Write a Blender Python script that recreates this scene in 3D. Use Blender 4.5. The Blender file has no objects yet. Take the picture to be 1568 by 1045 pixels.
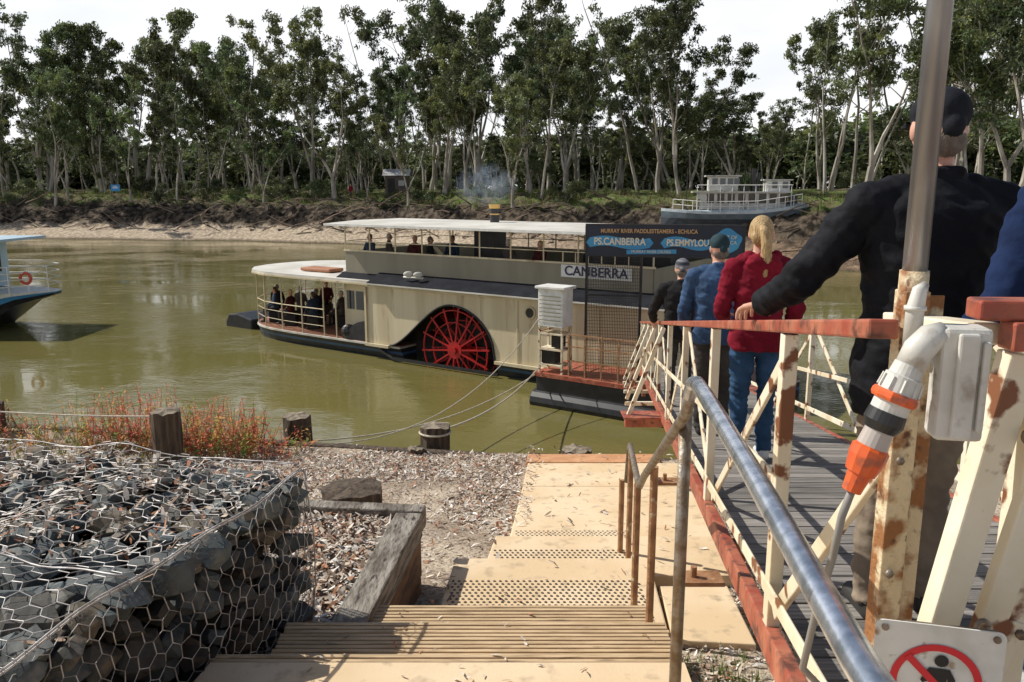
import bpy, math, random, bmesh
import numpy as np
from mathutils import Vector, Matrix, noise
R=random.Random(7)
scene=bpy.context.scene
V=Vector
PEND=[]
def LINK(o): PEND.append(o)
def rad(a): return math.radians(a)
# ---------------------------------------------------------------- materials
def M(name,c1,c2=None,scale=5,rough=.6,metal=0,bump=0,bscale=None,lo=.4,hi=.6,stretch=(1,1,1),spec=.5,attr=False,c3=None,s3=40,lo3=.5,hi3=.7,bdist=.02,trans=0):
    m=bpy.data.materials.new(name); m.use_nodes=True; nt=m.node_tree; N=nt.nodes; L=nt.links
    b=N['Principled BSDF']; b.inputs['Roughness'].default_value=rough; b.inputs['Metallic'].default_value=metal
    b.inputs['Specular IOR Level'].default_value=spec
    b.inputs['Base Color'].default_value=(*c1,1)
    tc=N.new('ShaderNodeTexCoord'); mp=N.new('ShaderNodeMapping'); mp.inputs['Scale'].default_value=stretch
    L.new(tc.outputs['Object'],mp.inputs['Vector'])
    col=None
    def nz(s,det=6):
        n=N.new('ShaderNodeTexNoise'); n.inputs['Scale'].default_value=s; n.inputs['Detail'].default_value=det
        L.new(mp.outputs['Vector'],n.inputs['Vector']); return n
    def ramp(n,a,b_):
        r=N.new('ShaderNodeMapRange'); r.inputs['From Min'].default_value=a; r.inputs['From Max'].default_value=b_
        L.new(n.outputs['Fac'],r.inputs['Value']); return r
    if c2 is not None:
        mx=N.new('ShaderNodeMixRGB'); mx.inputs[1].default_value=(*c1,1); mx.inputs[2].default_value=(*c2,1)
        L.new(ramp(nz(scale),lo,hi).outputs[0],mx.inputs[0]); col=mx.outputs[0]
    if c3 is not None:
        mx=N.new('ShaderNodeMixRGB'); mx.inputs[2].default_value=(*c3,1)
        if col: L.new(col,mx.inputs[1])
        else: mx.inputs[1].default_value=(*c1,1)
        L.new(ramp(nz(s3),lo3,hi3).outputs[0],mx.inputs[0]); col=mx.outputs[0]
    if attr:
        a=N.new('ShaderNodeAttribute'); a.attribute_name='Col'
        mx=N.new('ShaderNodeMixRGB'); mx.blend_type='MULTIPLY'; mx.inputs[0].default_value=1
        if col: L.new(col,mx.inputs[1])
        else: mx.inputs[1].default_value=(*c1,1)
        L.new(a.outputs['Color'],mx.inputs[2]); col=mx.outputs[0]
    if attr=='rnd':
        oi=N.new('ShaderNodeObjectInfo'); hs=N.new('ShaderNodeHueSaturation')
        r1=N.new('ShaderNodeMapRange'); r1.inputs['To Min'].default_value=.6; r1.inputs['To Max'].default_value=1.5; L.new(oi.outputs['Random'],r1.inputs['Value']); L.new(r1.outputs[0],hs.inputs['Value'])
        f=N.new('ShaderNodeMath'); f.operation='MULTIPLY'; f.inputs[1].default_value=7.3; L.new(oi.outputs['Random'],f.inputs[0]); f2=N.new('ShaderNodeMath'); f2.operation='FRACT'; L.new(f.outputs[0],f2.inputs[0])
        r2=N.new('ShaderNodeMapRange'); r2.inputs['To Min'].default_value=.475; r2.inputs['To Max'].default_value=.53; L.new(f2.outputs[0],r2.inputs['Value']); L.new(r2.outputs[0],hs.inputs['Hue'])
        L.new(col,hs.inputs['Color']); col=hs.outputs[0]
    if col: L.new(col,b.inputs['Base Color'])
    if bump:
        bp=N.new('ShaderNodeBump'); bp.inputs['Strength'].default_value=bump; bp.inputs['Distance'].default_value=bdist
        L.new(nz(bscale or scale*4,8).outputs['Fac'],bp.inputs['Height']); L.new(bp.outputs[0],b.inputs['Normal'])
    if trans:
        t=N.new('ShaderNodeBsdfTranslucent'); ms=N.new('ShaderNodeMixShader'); ms.inputs[0].default_value=trans
        if col: L.new(col,t.inputs['Color'])
        else: t.inputs['Color'].default_value=(*c1,1)
        L.new(b.outputs[0],ms.inputs[1]); L.new(t.outputs[0],ms.inputs[2]); L.new(ms.outputs[0],N['Material Output'].inputs['Surface'])
    return m
# ---------------------------------------------------------------- mesh builder
class MB:
    def __init__(s): s.v=[]; s.f=[]; s.m=[]; s.c=[]
    def add(s,vs,fs,mi=0,col=None):
        o=len(s.v); s.v+= [tuple(p) for p in vs]; s.f+=[tuple(i+o for i in f) for f in fs]; s.m+=[mi]*len(fs)
        if col is not None: s.c+=[col]*len(vs)
    def box(s,c,size,ax=None,mi=0,col=None):
        c=V(c); X,Y,Z=ax if ax else (V((1,0,0)),V((0,1,0)),V((0,0,1)))
        a,b,d=size[0]/2,size[1]/2,size[2]/2
        vs=[c+X*(a*i)+Y*(b*j)+Z*(d*k) for k in(-1,1) for j in(-1,1) for i in(-1,1)]
        s.add(vs,[(0,2,3,1),(4,5,7,6),(0,1,5,4),(2,6,7,3),(0,4,6,2),(1,3,7,5)],mi,col)
    def beam(s,p0,p1,w,h,up=(0,0,1),mi=0,col=None):
        p0=V(p0);p1=V(p1); d=(p1-p0); l=d.length; d.normalize(); u=V(up)
        x=d.cross(u)
        if x.length<1e-4: x=d.cross(V((0,1,0)))
        x.normalize(); u=x.cross(d).normalized()
        s.box((p0+p1)/2,(l,w,h),(d,x,u),mi,col)
    def tube(s,pts,r,n=8,mi=0,col=None,cap=True):
        pts=[V(p) for p in pts]; k=len(pts)
        rs=r if isinstance(r,(list,tuple)) else [r]*k
        vs=[];ref=None
        for i,p in enumerate(pts):
            d=(pts[min(i+1,k-1)]-pts[max(i-1,0)]).normalized()
            if ref is None:
                ref=d.cross(V((0,0,1)));
                if ref.length<.05: ref=d.cross(V((1,0,0)))
            ref=(ref-d*ref.dot(d)).normalized(); u=d.cross(ref)
            for j in range(n):
                a=2*math.pi*j/n; vs.append(p+(ref*math.cos(a)+u*math.sin(a))*rs[i])
        fs=[(i*n+j,i*n+(j+1)%n,(i+1)*n+(j+1)%n,(i+1)*n+j) for i in range(k-1) for j in range(n)]
        if cap: fs+=[tuple(reversed(range(n))),tuple(range((k-1)*n,k*n))]
        s.add(vs,fs,mi,col)
    def prism(s,pts,vec,mi=0):
        n=len(pts); vec=V(vec); a=[V(p) for p in pts]; b=[p+vec for p in a]
        s.add(a+b,[tuple(range(n)),tuple(reversed(range(n,2*n)))]+[(i,i+n,(i+1)%n+n,(i+1)%n) for i in range(n)],mi)
    def sphere(s,c,r,n=10,m=6,mi=0,mat=None,col=None):
        r=(r,r,r) if not isinstance(r,(tuple,list)) else r
        vs=[];c=V(c)
        for i in range(m+1):
            t=math.pi*i/m
            for j in range(n):
                a=2*math.pi*j/n; q=V((math.sin(t)*math.cos(a)*r[0],math.sin(t)*math.sin(a)*r[1],math.cos(t)*r[2]))
                if mat: q=mat@q
                vs.append(c+q)
        fs=[(i*n+j,(i+1)*n+j,(i+1)*n+(j+1)%n,i*n+(j+1)%n) for i in range(m) for j in range(n)]
        s.add(vs,fs,mi,col)
    def ring(s,c,ax,ay,R_,r,n=32,k=6,mi=0,a0=0,a1=2*math.pi):
        pts=[V(c)+V(ax)*(R_*math.cos(a0+(a1-a0)*i/n))+V(ay)*(R_*math.sin(a0+(a1-a0)*i/n)) for i in range(n+1)]
        s.tube(pts,r,k,mi)
def empty(name,parent=None):
    o=bpy.data.objects.new(name,None); LINK(o); o.parent=parent; return o
def obj(name,mb,mats,parent=None,smooth=False,bevel=0):
    me=bpy.data.meshes.new(name); me.from_pydata(mb.v,[],mb.f); me.update()
    if not isinstance(mats,(list,tuple)): mats=[mats]
    for m in mats: me.materials.append(m)
    if len(mats)>1: me.polygons.foreach_set('material_index',mb.m)
    if mb.c and len(mb.c)==len(mb.v):
        ca=me.color_attributes.new('Col','FLOAT_COLOR','POINT')
        ca.data.foreach_set('color',np.array([(*c,1) for c in mb.c],dtype=np.float32).ravel())
    if smooth: me.polygons.foreach_set('use_smooth',[True]*len(me.polygons))
    o=bpy.data.objects.new(name,me); LINK(o); o.parent=parent
    if bevel:
        b=o.modifiers.new('bevel','BEVEL'); b.width=bevel; b.segments=2; b.limit_method='ANGLE'
    return o
def text(name,body,size,origin,right,up,mat,parent,ext=.004,align='CENTER',sx=1,off=0):
    cu=bpy.data.curves.new(name,'FONT'); cu.body=body; cu.size=size; cu.extrude=ext; cu.align_x=align; cu.align_y='CENTER'; cu.offset=off
    t=bpy.data.objects.new(name+'_tmp',cu); scene.collection.objects.link(t)
    dg=bpy.context.evaluated_depsgraph_get(); me=bpy.data.meshes.new_from_object(t.evaluated_get(dg))
    bpy.data.objects.remove(t)
    r=V(right).normalized();u=V(up).normalized();n=r.cross(u)
    mt=Matrix.Identity(4)
    for i in range(3): mt[i][0]=r[i]*sx; mt[i][1]=u[i]; mt[i][2]=n[i]; mt[i][3]=origin[i]
    me.transform(mt); me.materials.clear(); me.materials.append(mat)
    o=bpy.data.objects.new(name,me); LINK(o); o.parent=parent; return o
def interp(x,tab):
    return float(np.interp(x,[a for a,_ in tab],[b for _,b in tab]))
def nz3(x,y,z=0): return noise.noise(V((x,y,z)))
# ---------------------------------------------------------------- common mats
m_cream_rust=M('white_paint_rust',(.8,.73,.57),(.68,.58,.4),3,.5,c3=(.2,.075,.03),s3=9,lo3=.57,hi3=.62,bump=.25)
m_rusty=M('rusty_paint',(.66,.55,.36),(.28,.12,.04),14,.7,lo=.46,hi=.58,bump=.5,c3=(.12,.05,.02),s3=35,lo3=.58,hi3=.7)
m_red=M('red_oxide_paint',(.33,.07,.04),(.45,.16,.09),8,.5,c3=(.13,.045,.03),s3=16,lo3=.5,hi3=.66,bump=.15)
m_galv=M('galvanised_steel',(.76,.8,.87),(.42,.47,.53),22,.27,.9,lo=.4,hi=.62,bump=.15,bscale=90,bdist=.003,c3=(.25,.24,.22),s3=30,lo3=.64,hi3=.76)
m_pole=M('dull_pole_steel',(.38,.39,.41),(.24,.24,.25),9,.38,.75,lo=.4,hi=.6,stretch=(1,1,.3),bump=.1,bscale=60,bdist=.003)
m_galv2=M('weathered_steel',(.3,.27,.23),(.2,.15,.1),20,.5,.6,bump=.2)
m_rustpost=M('rust_brown_paint',(.4,.22,.11),(.26,.13,.06),12,.6,bump=.3,c3=(.55,.45,.3),s3=20,lo3=.62,hi3=.7)
m_plank=M('grey_deck_timber',(.25,.23,.21),(.13,.12,.11),6,.8,stretch=(.6,12,4),attr=True,bump=.3)
m_black=M('black_paint',(.012,.013,.015),(.025,.025,.028),5,.4)
m_white=M('white_paint',(.8,.8,.77),(.68,.67,.62),4,.5,c3=(.45,.4,.33),s3=7,lo3=.62,hi3=.8)
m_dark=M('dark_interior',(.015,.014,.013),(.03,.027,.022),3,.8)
# ---------------------------------------------------------------- world & light
EL=44
to_sun=V((-.93,.37,0)).normalized()*math.cos(rad(EL))+V((0,0,math.sin(rad(EL))))
w=bpy.data.worlds.new('World'); scene.world=w; w.use_nodes=True; nt=w.node_tree;N=nt.nodes;L=nt.links
bg=N['Background']; bg.inputs['Strength'].default_value=.08
sk=N.new('ShaderNodeTexSky'); sk.sky_type='NISHITA'; sk.sun_disc=False; sk.sun_elevation=rad(EL); sk.sun_rotation=math.atan2(to_sun.x,to_sun.y)
sk.dust_density=1.2; sk.altitude=100
tc=N.new('ShaderNodeTexCoord'); sp=N.new('ShaderNodeSeparateXYZ'); L.new(tc.outputs['Generated'],sp.inputs[0])
mr=N.new('ShaderNodeMapRange'); mr.inputs['From Min'].default_value=.22; mr.inputs['From Max'].default_value=.42; mr.inputs['To Min'].default_value=1.0; mr.inputs['To Max'].default_value=.0
L.new(sp.outputs['Z'],mr.inputs['Value'])
mp=N.new('ShaderNodeMapping'); mp.inputs['Scale'].default_value=(1,1,3); L.new(tc.outputs['Generated'],mp.inputs[0])
nz=N.new('ShaderNodeTexNoise'); nz.inputs['Scale'].default_value=3.2; nz.inputs['Detail'].default_value=8; L.new(mp.outputs[0],nz.inputs['Vector'])
mr2=N.new('ShaderNodeMapRange'); mr2.inputs['From Min'].default_value=.3; mr2.inputs['From Max'].default_value=.6; mr2.inputs['To Min'].default_value=.75; L.new(nz.outputs['Fac'],mr2.inputs['Value'])
mu=N.new('ShaderNodeMath'); mu.operation='MULTIPLY'; L.new(mr.outputs[0],mu.inputs[0]); L.new(mr2.outputs[0],mu.inputs[1])
mx=N.new('ShaderNodeMixRGB'); mx.inputs[2].default_value=(13.8,13.9,14.2,1); L.new(mu.outputs[0],mx.inputs[0]); L.new(sk.outputs[0],mx.inputs[1]); L.new(mx.outputs[0],bg.inputs['Color'])
sl=bpy.data.lights.new('sun','SUN'); sl.energy=5; sl.angle=rad(.5); sl.color=(1,.95,.86)
so=bpy.data.objects.new('sun',sl); LINK(so); so.rotation_euler=to_sun.to_track_quat('Z','Y').to_euler(); so.location=(-30,10,40)
scene.view_settings.view_transform='Standard'; scene.view_settings.look='None'; scene.view_settings.exposure=0
# ---------------------------------------------------------------- camera
cam=bpy.data.cameras.new('camera'); cam.lens=28; cam.sensor_width=36; cam.clip_end=3000; cam.clip_start=.05
co=bpy.data.objects.new('camera',cam); LINK(co); co.location=(0,0,5.4); co.rotation_euler=(rad(90-10.77),0,0)
# ---------------------------------------------------------------- terrain
YB=[(-600,125),(-90,95),(-57,90),(-34,86),(-19,82),(6,66),(20,55),(31,48),(60,38),(110,30),(600,20)]
def yb(x): return interp(x,YB)+1.2*nz3(x*.12,3)+.5*nz3(x*.5,8)
PR=[(-8,-3),(-2,-.7),(0,0),(6.6,1.4),(7.7,2.6),(9.5,3.6),(14,4.5),(25,5.1),(60,5.3),(900,7)]
def far_z(x,y):
    o=y-yb(x); z=interp(o,PR)
    if o>-1: z+= (.12*nz3(x*1.2,y*1.2)+.5*nz3(x*.25,y*.25,4)*min(1,max(0,(o-4)/4)))
    if 5.5<o<16: z+=.75*nz3(x*.9,y*.9,7)+.35*nz3(x*2.2,y*2.2,17)
    return z
mb=MB()
xs=list(np.arange(-600,-90,30))+list(np.arange(-90,60,.6))+list(np.arange(60,601,30))
os_=[-8,-3,-1,-.4,0,.6,1.2,2,3,4,5,5.8,6.4,6.9,7.4,8,8.7,9.5,10.4,11.5,13,15,18,22,27,35,50,80,150,400,900]
for x in xs:
    y0=yb(x)
    for o in os_:
        y=y0+o; mb.v.append((x,y,far_z(x,y)))
n=len(os_)
for i in range(len(xs)-1):
    for j in range(n-1): mb.f.append((i*n+j,(i+1)*n+j,(i+1)*n+j+1,i*n+j+1)); mb.m.append(0)
def bank_mat():
    m=bpy.data.materials.new('river_bank_soil'); m.use_nodes=True; nt=m.node_tree;N=nt.nodes;L=nt.links; b=N['Principled BSDF']; b.inputs['Roughness'].default_value=.95; b.inputs['Specular IOR Level'].default_value=.1
    g=N.new('ShaderNodeNewGeometry'); s=N.new('ShaderNodeSeparateXYZ'); L.new(g.outputs['Position'],s.inputs[0])
    def nzz(sc,d=6):
        n=N.new('ShaderNodeTexNoise'); n.inputs['Scale'].default_value=sc; n.inputs['Detail'].default_value=d; L.new(g.outputs['Position'],n.inputs['Vector']); return n.outputs['Fac']
    def rmp(v,a,b_):
        r=N.new('ShaderNodeMapRange'); r.inputs['From Min'].default_value=a; r.inputs['From Max'].default_value=b_; L.new(v,r.inputs['Value']); return r.outputs[0]
    def mix(f,a,b_):
        x=N.new('ShaderNodeMixRGB'); L.new(f,x.inputs[0])
        for k,c in((1,a),(2,b_)):
            if isinstance(c,tuple): x.inputs[k].default_value=(*c,1)
            else: L.new(c,x.inputs[k])
        return x.outputs[0]
    def math_(op,a,b_):
        x=N.new('ShaderNodeMath'); x.operation=op
        for k,c in((0,a),(1,b_)):
            if isinstance(c,(int,float)): x.inputs[k].default_value=c
            else: L.new(c,x.inputs[k])
        return x.outputs[0]
    z=s.outputs['Z']; zn=math_('ADD',z,math_('MULTIPLY',math_('SUBTRACT',nzz(.6),.5),1.6))
    sand=mix(rmp(nzz(2.5),.4,.6),(.52,.43,.32),(.34,.27,.2))
    sand=mix(rmp(s.outputs['X'],-6,12),sand,mix(rmp(nzz(1.5),.4,.6),(.26,.18,.12),(.14,.1,.07)))
    soil=mix(rmp(nzz(1.6),.42,.6),(.025,.02,.015),(.12,.095,.07))
    top=mix(rmp(nzz(.25),.42,.58),(.1,.085,.05),(.09,.14,.03))
    top=mix(rmp(nzz(3),.5,.65),top,(.19,.15,.1))
    c=mix(rmp(zn,1.2,1.7),sand,soil); c=mix(rmp(zn,3.5,4.3),c,top)
    wet=mix(rmp(z,.02,.25),(.1,.08,.05),c)
    L.new(wet,b.inputs['Base Color'])
    bp=N.new('ShaderNodeBump'); bp.inputs['Strength'].default_value=.8; bp.inputs['Distance'].default_value=.35; L.new(nzz(2.5,9),bp.inputs['Height']); L.new(bp.outputs[0],b.inputs['Normal'])
    return m
obj('far_river_bank',mb,bank_mat(),smooth=True)
YE=[(-600,30),(-20,14),(-8,12.2),(-3.9,11.4),(.14,10.65),(1.6,10.3),(5,10.0),(20,9.5),(600,2)]
GZ=[(-600,5.5),(-6,5),(-2,3.75),(0,3.5),(3,2.85),(4.5,2.6),(6.4,2.26),(11,1.72),(40,1.5)]
def ye(x): return interp(x,YE)
def gz(x,y): return interp(y,GZ)+.025*nz3(x*2,y*2)+.05*nz3(x*.6,y*.6,3)*(1 if abs(x)>2.2 or x<0 else .3)
mb=MB()
xs=list(np.arange(-600,-20,40))+list(np.arange(-20,-5,.6))+list(np.arange(-5,5,.15))+list(np.arange(5,20,1))+list(np.arange(20,601,40))
ds=[-.7,-.35,-.02,0,.1,.2,.3,.45,.6,.8]+list(np.arange(1,9,.16))+[9.5,10.2,11,12,13,15,18,30,80,300,600]
for x in xs:
    for k,d in enumerate(ds):
        y=ye(x)-d
        z=[-2.5,-.8,1.3][k] if k<3 else gz(x,y)
        mb.v.append((x,y,z))
n=len(ds)
for i in range(len(xs)-1):
    for j in range(n-1): mb.f.append((i*n+j,i*n+j+1,(i+1)*n+j+1,(i+1)*n+j)); mb.m.append(0)
m_gnd=M('mulch_ground',(.56,.47,.36),(.36,.29,.22),1.3,.95,c3=(.17,.13,.1),s3=26,lo3=.48,hi3=.66,bump=.7,bscale=35,bdist=.04,spec=.1)
obj('near_bank_ground',mb,m_gnd,smooth=True)
mb=MB(); mb.add([(-2500,-2500,-3.2),(2500,-2500,-3.2),(2500,2500,-3.2),(-2500,2500,-3.2)],[(0,1,2,3)])
obj('ground',mb,M('riverbed',(.1,.08,.05),(.15,.12,.08),.1))
def water_mat():
    m=bpy.data.materials.new('river_water'); m.use_nodes=True; nt=m.node_tree;N=nt.nodes;L=nt.links; b=N['Principled BSDF']
    b.inputs['Roughness'].default_value=.035; b.inputs['IOR'].default_value=1.4
    g=N.new('ShaderNodeNewGeometry'); 
    def nzz(sc,st,d=4,dist=0):
        mp=N.new('ShaderNodeMapping'); mp.inputs['Scale'].default_value=st; L.new(g.outputs['Position'],mp.inputs[0])
        n=N.new('ShaderNodeTexNoise'); n.inputs['Scale'].default_value=sc; n.inputs['Detail'].default_value=d; n.inputs['Distortion'].default_value=dist; L.new(mp.outputs[0],n.inputs['Vector']); return n.outputs['Fac']
    mx=N.new('ShaderNodeMixRGB'); mx.inputs[1].default_value=(.135,.12,.037,1); mx.inputs[2].default_value=(.18,.158,.056,1); L.new(nzz(.1,(1,1,1)),mx.inputs[0]); L.new(mx.outputs[0],b.inputs['Base Color'])
    ms=N.new('ShaderNodeMapRange'); ms.inputs['From Min'].default_value=.4; ms.inputs['From Max'].default_value=.6; ms.inputs['To Min'].default_value=.05; ms.inputs['To Max'].default_value=.38; L.new(nzz(.1,(1,1.8,1),3,.6),ms.inputs['Value'])
    b1=N.new('ShaderNodeBump'); b1.inputs['Distance'].default_value=.12; L.new(ms.outputs[0],b1.inputs['Strength']); L.new(nzz(.9,(1,1.3,1),3),b1.inputs['Height'])
    b2=N.new('ShaderNodeBump'); b2.inputs['Distance'].default_value=.03; L.new(ms.outputs[0],b2.inputs['Strength']); L.new(nzz(6,(.8,1.4,1),4),b2.inputs['Height']); L.new(b1.outputs[0],b2.inputs['Normal'])
    L.new(b2.outputs[0],b.inputs['Normal']); return m
mb=MB(); mb.add([(-600,0,0),(600,0,0),(600,140,0),(-600,140,0)],[(0,1,2,3)])
obj('river_water',mb,water_mat())
# ---------------------------------------------------------------- trees
m_bark=M('gum_bark',(.46,.42,.36),(.15,.125,.1),.9,.9,stretch=(20,20,7),bump=.5,bscale=3,bdist=.1)
m_leaf=M('gum_leaves',(.108,.138,.058),attr='rnd',rough=.5,trans=.36,spec=.4)
def quads(cent,la,lb,cols):
    n=len(cent); vs=np.empty((n,4,3)); vs[:,0]=cent-la-lb*.3; vs[:,1]=cent-lb; vs[:,2]=cent+la; vs[:,3]=cent+lb
    return vs.reshape(-1,3),np.repeat(cols,4,axis=0)
def leaf_mesh(clumps,per,sz,rs,droop=.5):
    C=[];A=[];B=[];K=[]
    for (c,r) in clumps:
        m=int(per*r*r)+8
        d=rs.normal(size=(m,3)); d/=np.linalg.norm(d,axis=1)[:,None]+1e-6; rr=r*rs.uniform(.1,1,m)**.7
        p=np.array(c)+d*rr[:,None]*np.array([1,1,.75])
        a=rs.normal(size=(m,3)); a[:,2]-=droop*1.5; a/=np.linalg.norm(a,axis=1)[:,None]
        b=np.cross(a,rs.normal(size=(m,3))); b/=np.linalg.norm(b,axis=1)[:,None]+1e-6
        s=sz*rs.uniform(.6,1.4,m)
        C.append(p);A.append(a*s[:,None]*.5);B.append(b*s[:,None]*.2)
        k=rs.uniform(.55,1.5); hue=rs.uniform(-1,1)
        base=np.array([1+.25*max(hue,0),1+.1*hue,1-.25*hue])*k
        K.append(base[None,:]*rs.uniform(.65,1.4,(m,1)))
    return quads(np.vstack(C),np.vstack(A),np.vstack(B),np.vstack(K))
def tree_mesh(name,seed,kind='gum'):
    r=random.Random(seed); rs=np.random.RandomState(seed); mb=MB(); clumps=[]
    def rv(s): return V((r.gauss(0,s),r.gauss(0,s),r.gauss(0,s)))
    dens=r.uniform(.3,.6)
    def twig(p,d,Ln,rd,dep):
        pts=[p];rr=[rd]; k=3
        for i in range(k):
            d=(d+rv(.16)+V((0,0,.12))).normalized(); p=p+d*Ln/k; rd*=.78; pts.append(p); rr.append(rd)
            if i>=1 and r.random()<dens: clumps.append((p+rv(.25)-V((0,0,.15)),r.uniform(.4,.8)))
        mb.tube(pts,rr,4 if dep else 5,0,cap=False)
        if dep>=2 or Ln<.9: clumps.append((p,r.uniform(.45,.95))); return
        for i in range(r.choice((2,2,3))):
            a=r.uniform(0,6.28); s=r.uniform(.35,.9); nd=(d*math.cos(s)+V((math.cos(a),math.sin(a),.15))*math.sin(s)).normalized(); twig(p,nd,Ln*r.uniform(.5,.75),rd*.8,dep+1)
    def leader(p,d,H,rd,low):
        k=9; pts=[p]; rr=[rd]
        for i in range(k):
            d=(d+rv(.1)+V((0,0,.05))).normalized(); p=p+d*H/k; rd*=.83; pts.append(p); rr.append(rd)
            t=(i+1)/k
            if t>low:
                for q in range(r.choice((1,1,2))):
                    if r.random()<.22: continue
                    a=r.uniform(0,6.28); s=r.uniform(.45,1.0); nd=(d*math.cos(s)+V((math.cos(a),math.sin(a),0))*math.sin(s)).normalized()
                    L_=(1.0-.5*abs(t-.65)/.6)*r.uniform(1.6,3.4)
                    twig(p-d*r.uniform(0,.8),nd,L_,rd*.6,0)
            elif i>=1 and r.random()<.25: clumps.append((p+rv(.3),r.uniform(.3,.55)))
        mb.tube(pts,rr,6,0); twig(p,d,1.5,rd,1)
    if kind=='gum':
        H=20; nl=r.choice((1,2,2,3)); base=V((0,0,-.4)); d=V((r.gauss(0,.11),r.gauss(0,.11),1)).normalized()
        if nl==1: leader(base,d,H,r.uniform(.2,.3),.42)
        else:
            fh=r.uniform(1.5,6); rd=r.uniform(.25,.36); p=base+d*fh; mb.tube([base,base.lerp(p,.5)+rv(.08),p],[rd*1.2,rd,rd*.85],7)
            a0=r.uniform(0,6.28)
            for i in range(nl):
                a=a0+i*6.28/nl+r.gauss(0,.3); s=r.uniform(.12,.36); leader(p,(d*math.cos(s)+V((math.cos(a),math.sin(a),0))*math.sin(s)).normalized(),(H-fh)*r.uniform(.65,1.02),rd*.68,.28 if r.random()<.5 else .4)
    else:
        for i in range(5): twig(V((r.gauss(0,.4),r.gauss(0,.4),-.3)),V((r.gauss(0,.4),r.gauss(0,.4),1)).normalized(),r.uniform(1.2,2.2),.07,0)
        clumps+= [(V((r.gauss(0,1.0),r.gauss(0,1.0),r.uniform(.3,2.6))),r.uniform(.5,.9)) for _ in range(12)]
    nv=len(mb.v); nf=len(mb.f)
    lv,lc=leaf_mesh(clumps,(62 if kind=='gum' else 60),(.4 if kind=='gum' else .3),rs)
    H=max(lv[:,2].max(),1)
    k=len(lv)//4
    vs=np.vstack([np.array(mb.v),lv])/H
    me=bpy.data.meshes.new(name)
    fs=mb.f+[(nv+4*i,nv+4*i+1,nv+4*i+2,nv+4*i+3) for i in range(k)]
    me.from_pydata(vs.tolist(),[],fs); me.materials.append(m_bark); me.materials.append(m_leaf)
    me.polygons.foreach_set('material_index',[0]*nf+[1]*k)
    ca=me.color_attributes.new('Col','FLOAT_COLOR','POINT')
    cc=np.ones((len(vs),4),dtype=np.float32); cc[nv:,:3]=lc; ca.data.foreach_set('color',cc.ravel())
    return me
gums=[tree_mesh('gum_tree_mesh_%d'%i,140+i) for i in range(16)]
bushes=[tree_mesh('understorey_mesh_%d'%i,80+i,'bush') for i in range(5)]
forest=empty('eucalyptus_forest')
HT=[(-1,23),(-.62,22),(-.5,20),(-.4,23.5),(-.3,19.5),(-.24,23.5),(-.18,17),(-.1,25.5),(0,27),(.08,27),(.2,25),(.25,19),(.3,15),(.33,17),(.36,26),(.5,30),(1,31)]
def put(me,x,y,h,nm,wid=1):
    o=bpy.data.objects.new(nm,me); LINK(o); o.parent=forest
    o.location=(x,y,far_z(x,y)-.1); s=h; o.scale=(s*wid,s*wid,s); o.rotation_euler=(R.gauss(0,.05),R.gauss(0,.05),R.uniform(0,6.28))
cnt=0
for (o0,o1,step,hm) in [(9,15,5.2,.95),(17,27,4.9,1.0),(29,42,5.2,.92),(45,62,5.6,.82),(66,90,6,.75)]:
    x=-120
    while x<90:
        x+=step*R.uniform(.25,1.75)
        off=R.uniform(o0,o1); y=yb(x)+off
        if o0<12 and (9<x<26 or -15.5<x<-11.5): continue
        b=x/y
        if abs(b)>.85: continue
        h=interp(b,HT)*y/100*R.uniform(.58,1.06)*hm
        if b>.34: h*=1.25
        if .22<b<.335 and o0<45: h*=.72
        put(R.choice(gums),x,y,h,'gum_tree.%03d'%cnt,R.uniform(.75,1.1)); cnt+=1
for i in range(80):
    x=R.uniform(-110,75); y=yb(x)+R.uniform(14,75)
    if (8<x<27 and y<74) or -16<x<-11.5 and y<102: continue
    put(R.choice(gums),x,y,R.uniform(5,11),'sapling.%03d'%i,R.uniform(1.1,1.7))
for i in range(330):
    k=R.choice([0,1,2,3,3]); x=R.uniform(-95,65) if k<2 else R.uniform(-150,120); y=yb(x)+[R.uniform(9,20),R.uniform(25,60),R.uniform(70,120),R.uniform(95,130),][k]
    far=y-yb(x)>65
    if (8<x<27 and y<76) or (-16.5<x<-11 and y<101): continue
    put(R.choice(bushes),x,y,R.uniform(.8,2.6) if not far else R.uniform(7,13),'shrub.%03d'%i,1.1 if not far else 1.6)
mb=MB()
for i in range(420):
    x=R.uniform(-80,45); o=R.uniform(3.5,13); y=yb(x)+o; z=far_z(x,y)
    l=R.uniform(.6,3.8); a=R.uniform(-.5,.5)+(math.pi if R.random()<.5 else 0); up=R.uniform(-.3,.6)
    p=V((x,y,z+.1)); q=p+V((math.cos(a)*l,R.uniform(-.4,.4)*l,up*l)); mid=(p+q)/2+V((0,0,R.uniform(-.2,.2)))
    c=R.uniform(.3,2.2); mb.tube([p,mid,q],[R.uniform(.04,.12),.05,.02],5,col=(c,c*.92,c*.85))
obj('driftwood',mb,M('driftwood',(.15,.12,.095),attr=True,rough=.9))
def tufts(name,n,fx,mat,h0,h1,colf,per=14,wd=.02):
    mb=MB()
    for i in range(n):
        p=fx(); c0=colf()
        for k in range(per):
            a=R.uniform(0,6.28); l=R.uniform(h0,h1); dx=math.cos(a)*l*.35; dy=math.sin(a)*l*.35; ox=R.gauss(0,h1*.2); oy=R.gauss(0,h1*.2)
            b=V((p[0]+ox,p[1]+oy,p[2])); t=b+V((dx,dy,l)); s=V((-math.sin(a),math.cos(a),0))*wd; kk=R.uniform(.7,1.3); c=tuple(q*kk for q in c0)
            mb.add([b-s,b+s,t],[(0,1,2)],0,c)
    return obj(name,mb,mat)
m_grass=M('grass',(1,1,1),attr=True,rough=.7,trans=.3,spec=.2)
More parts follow.
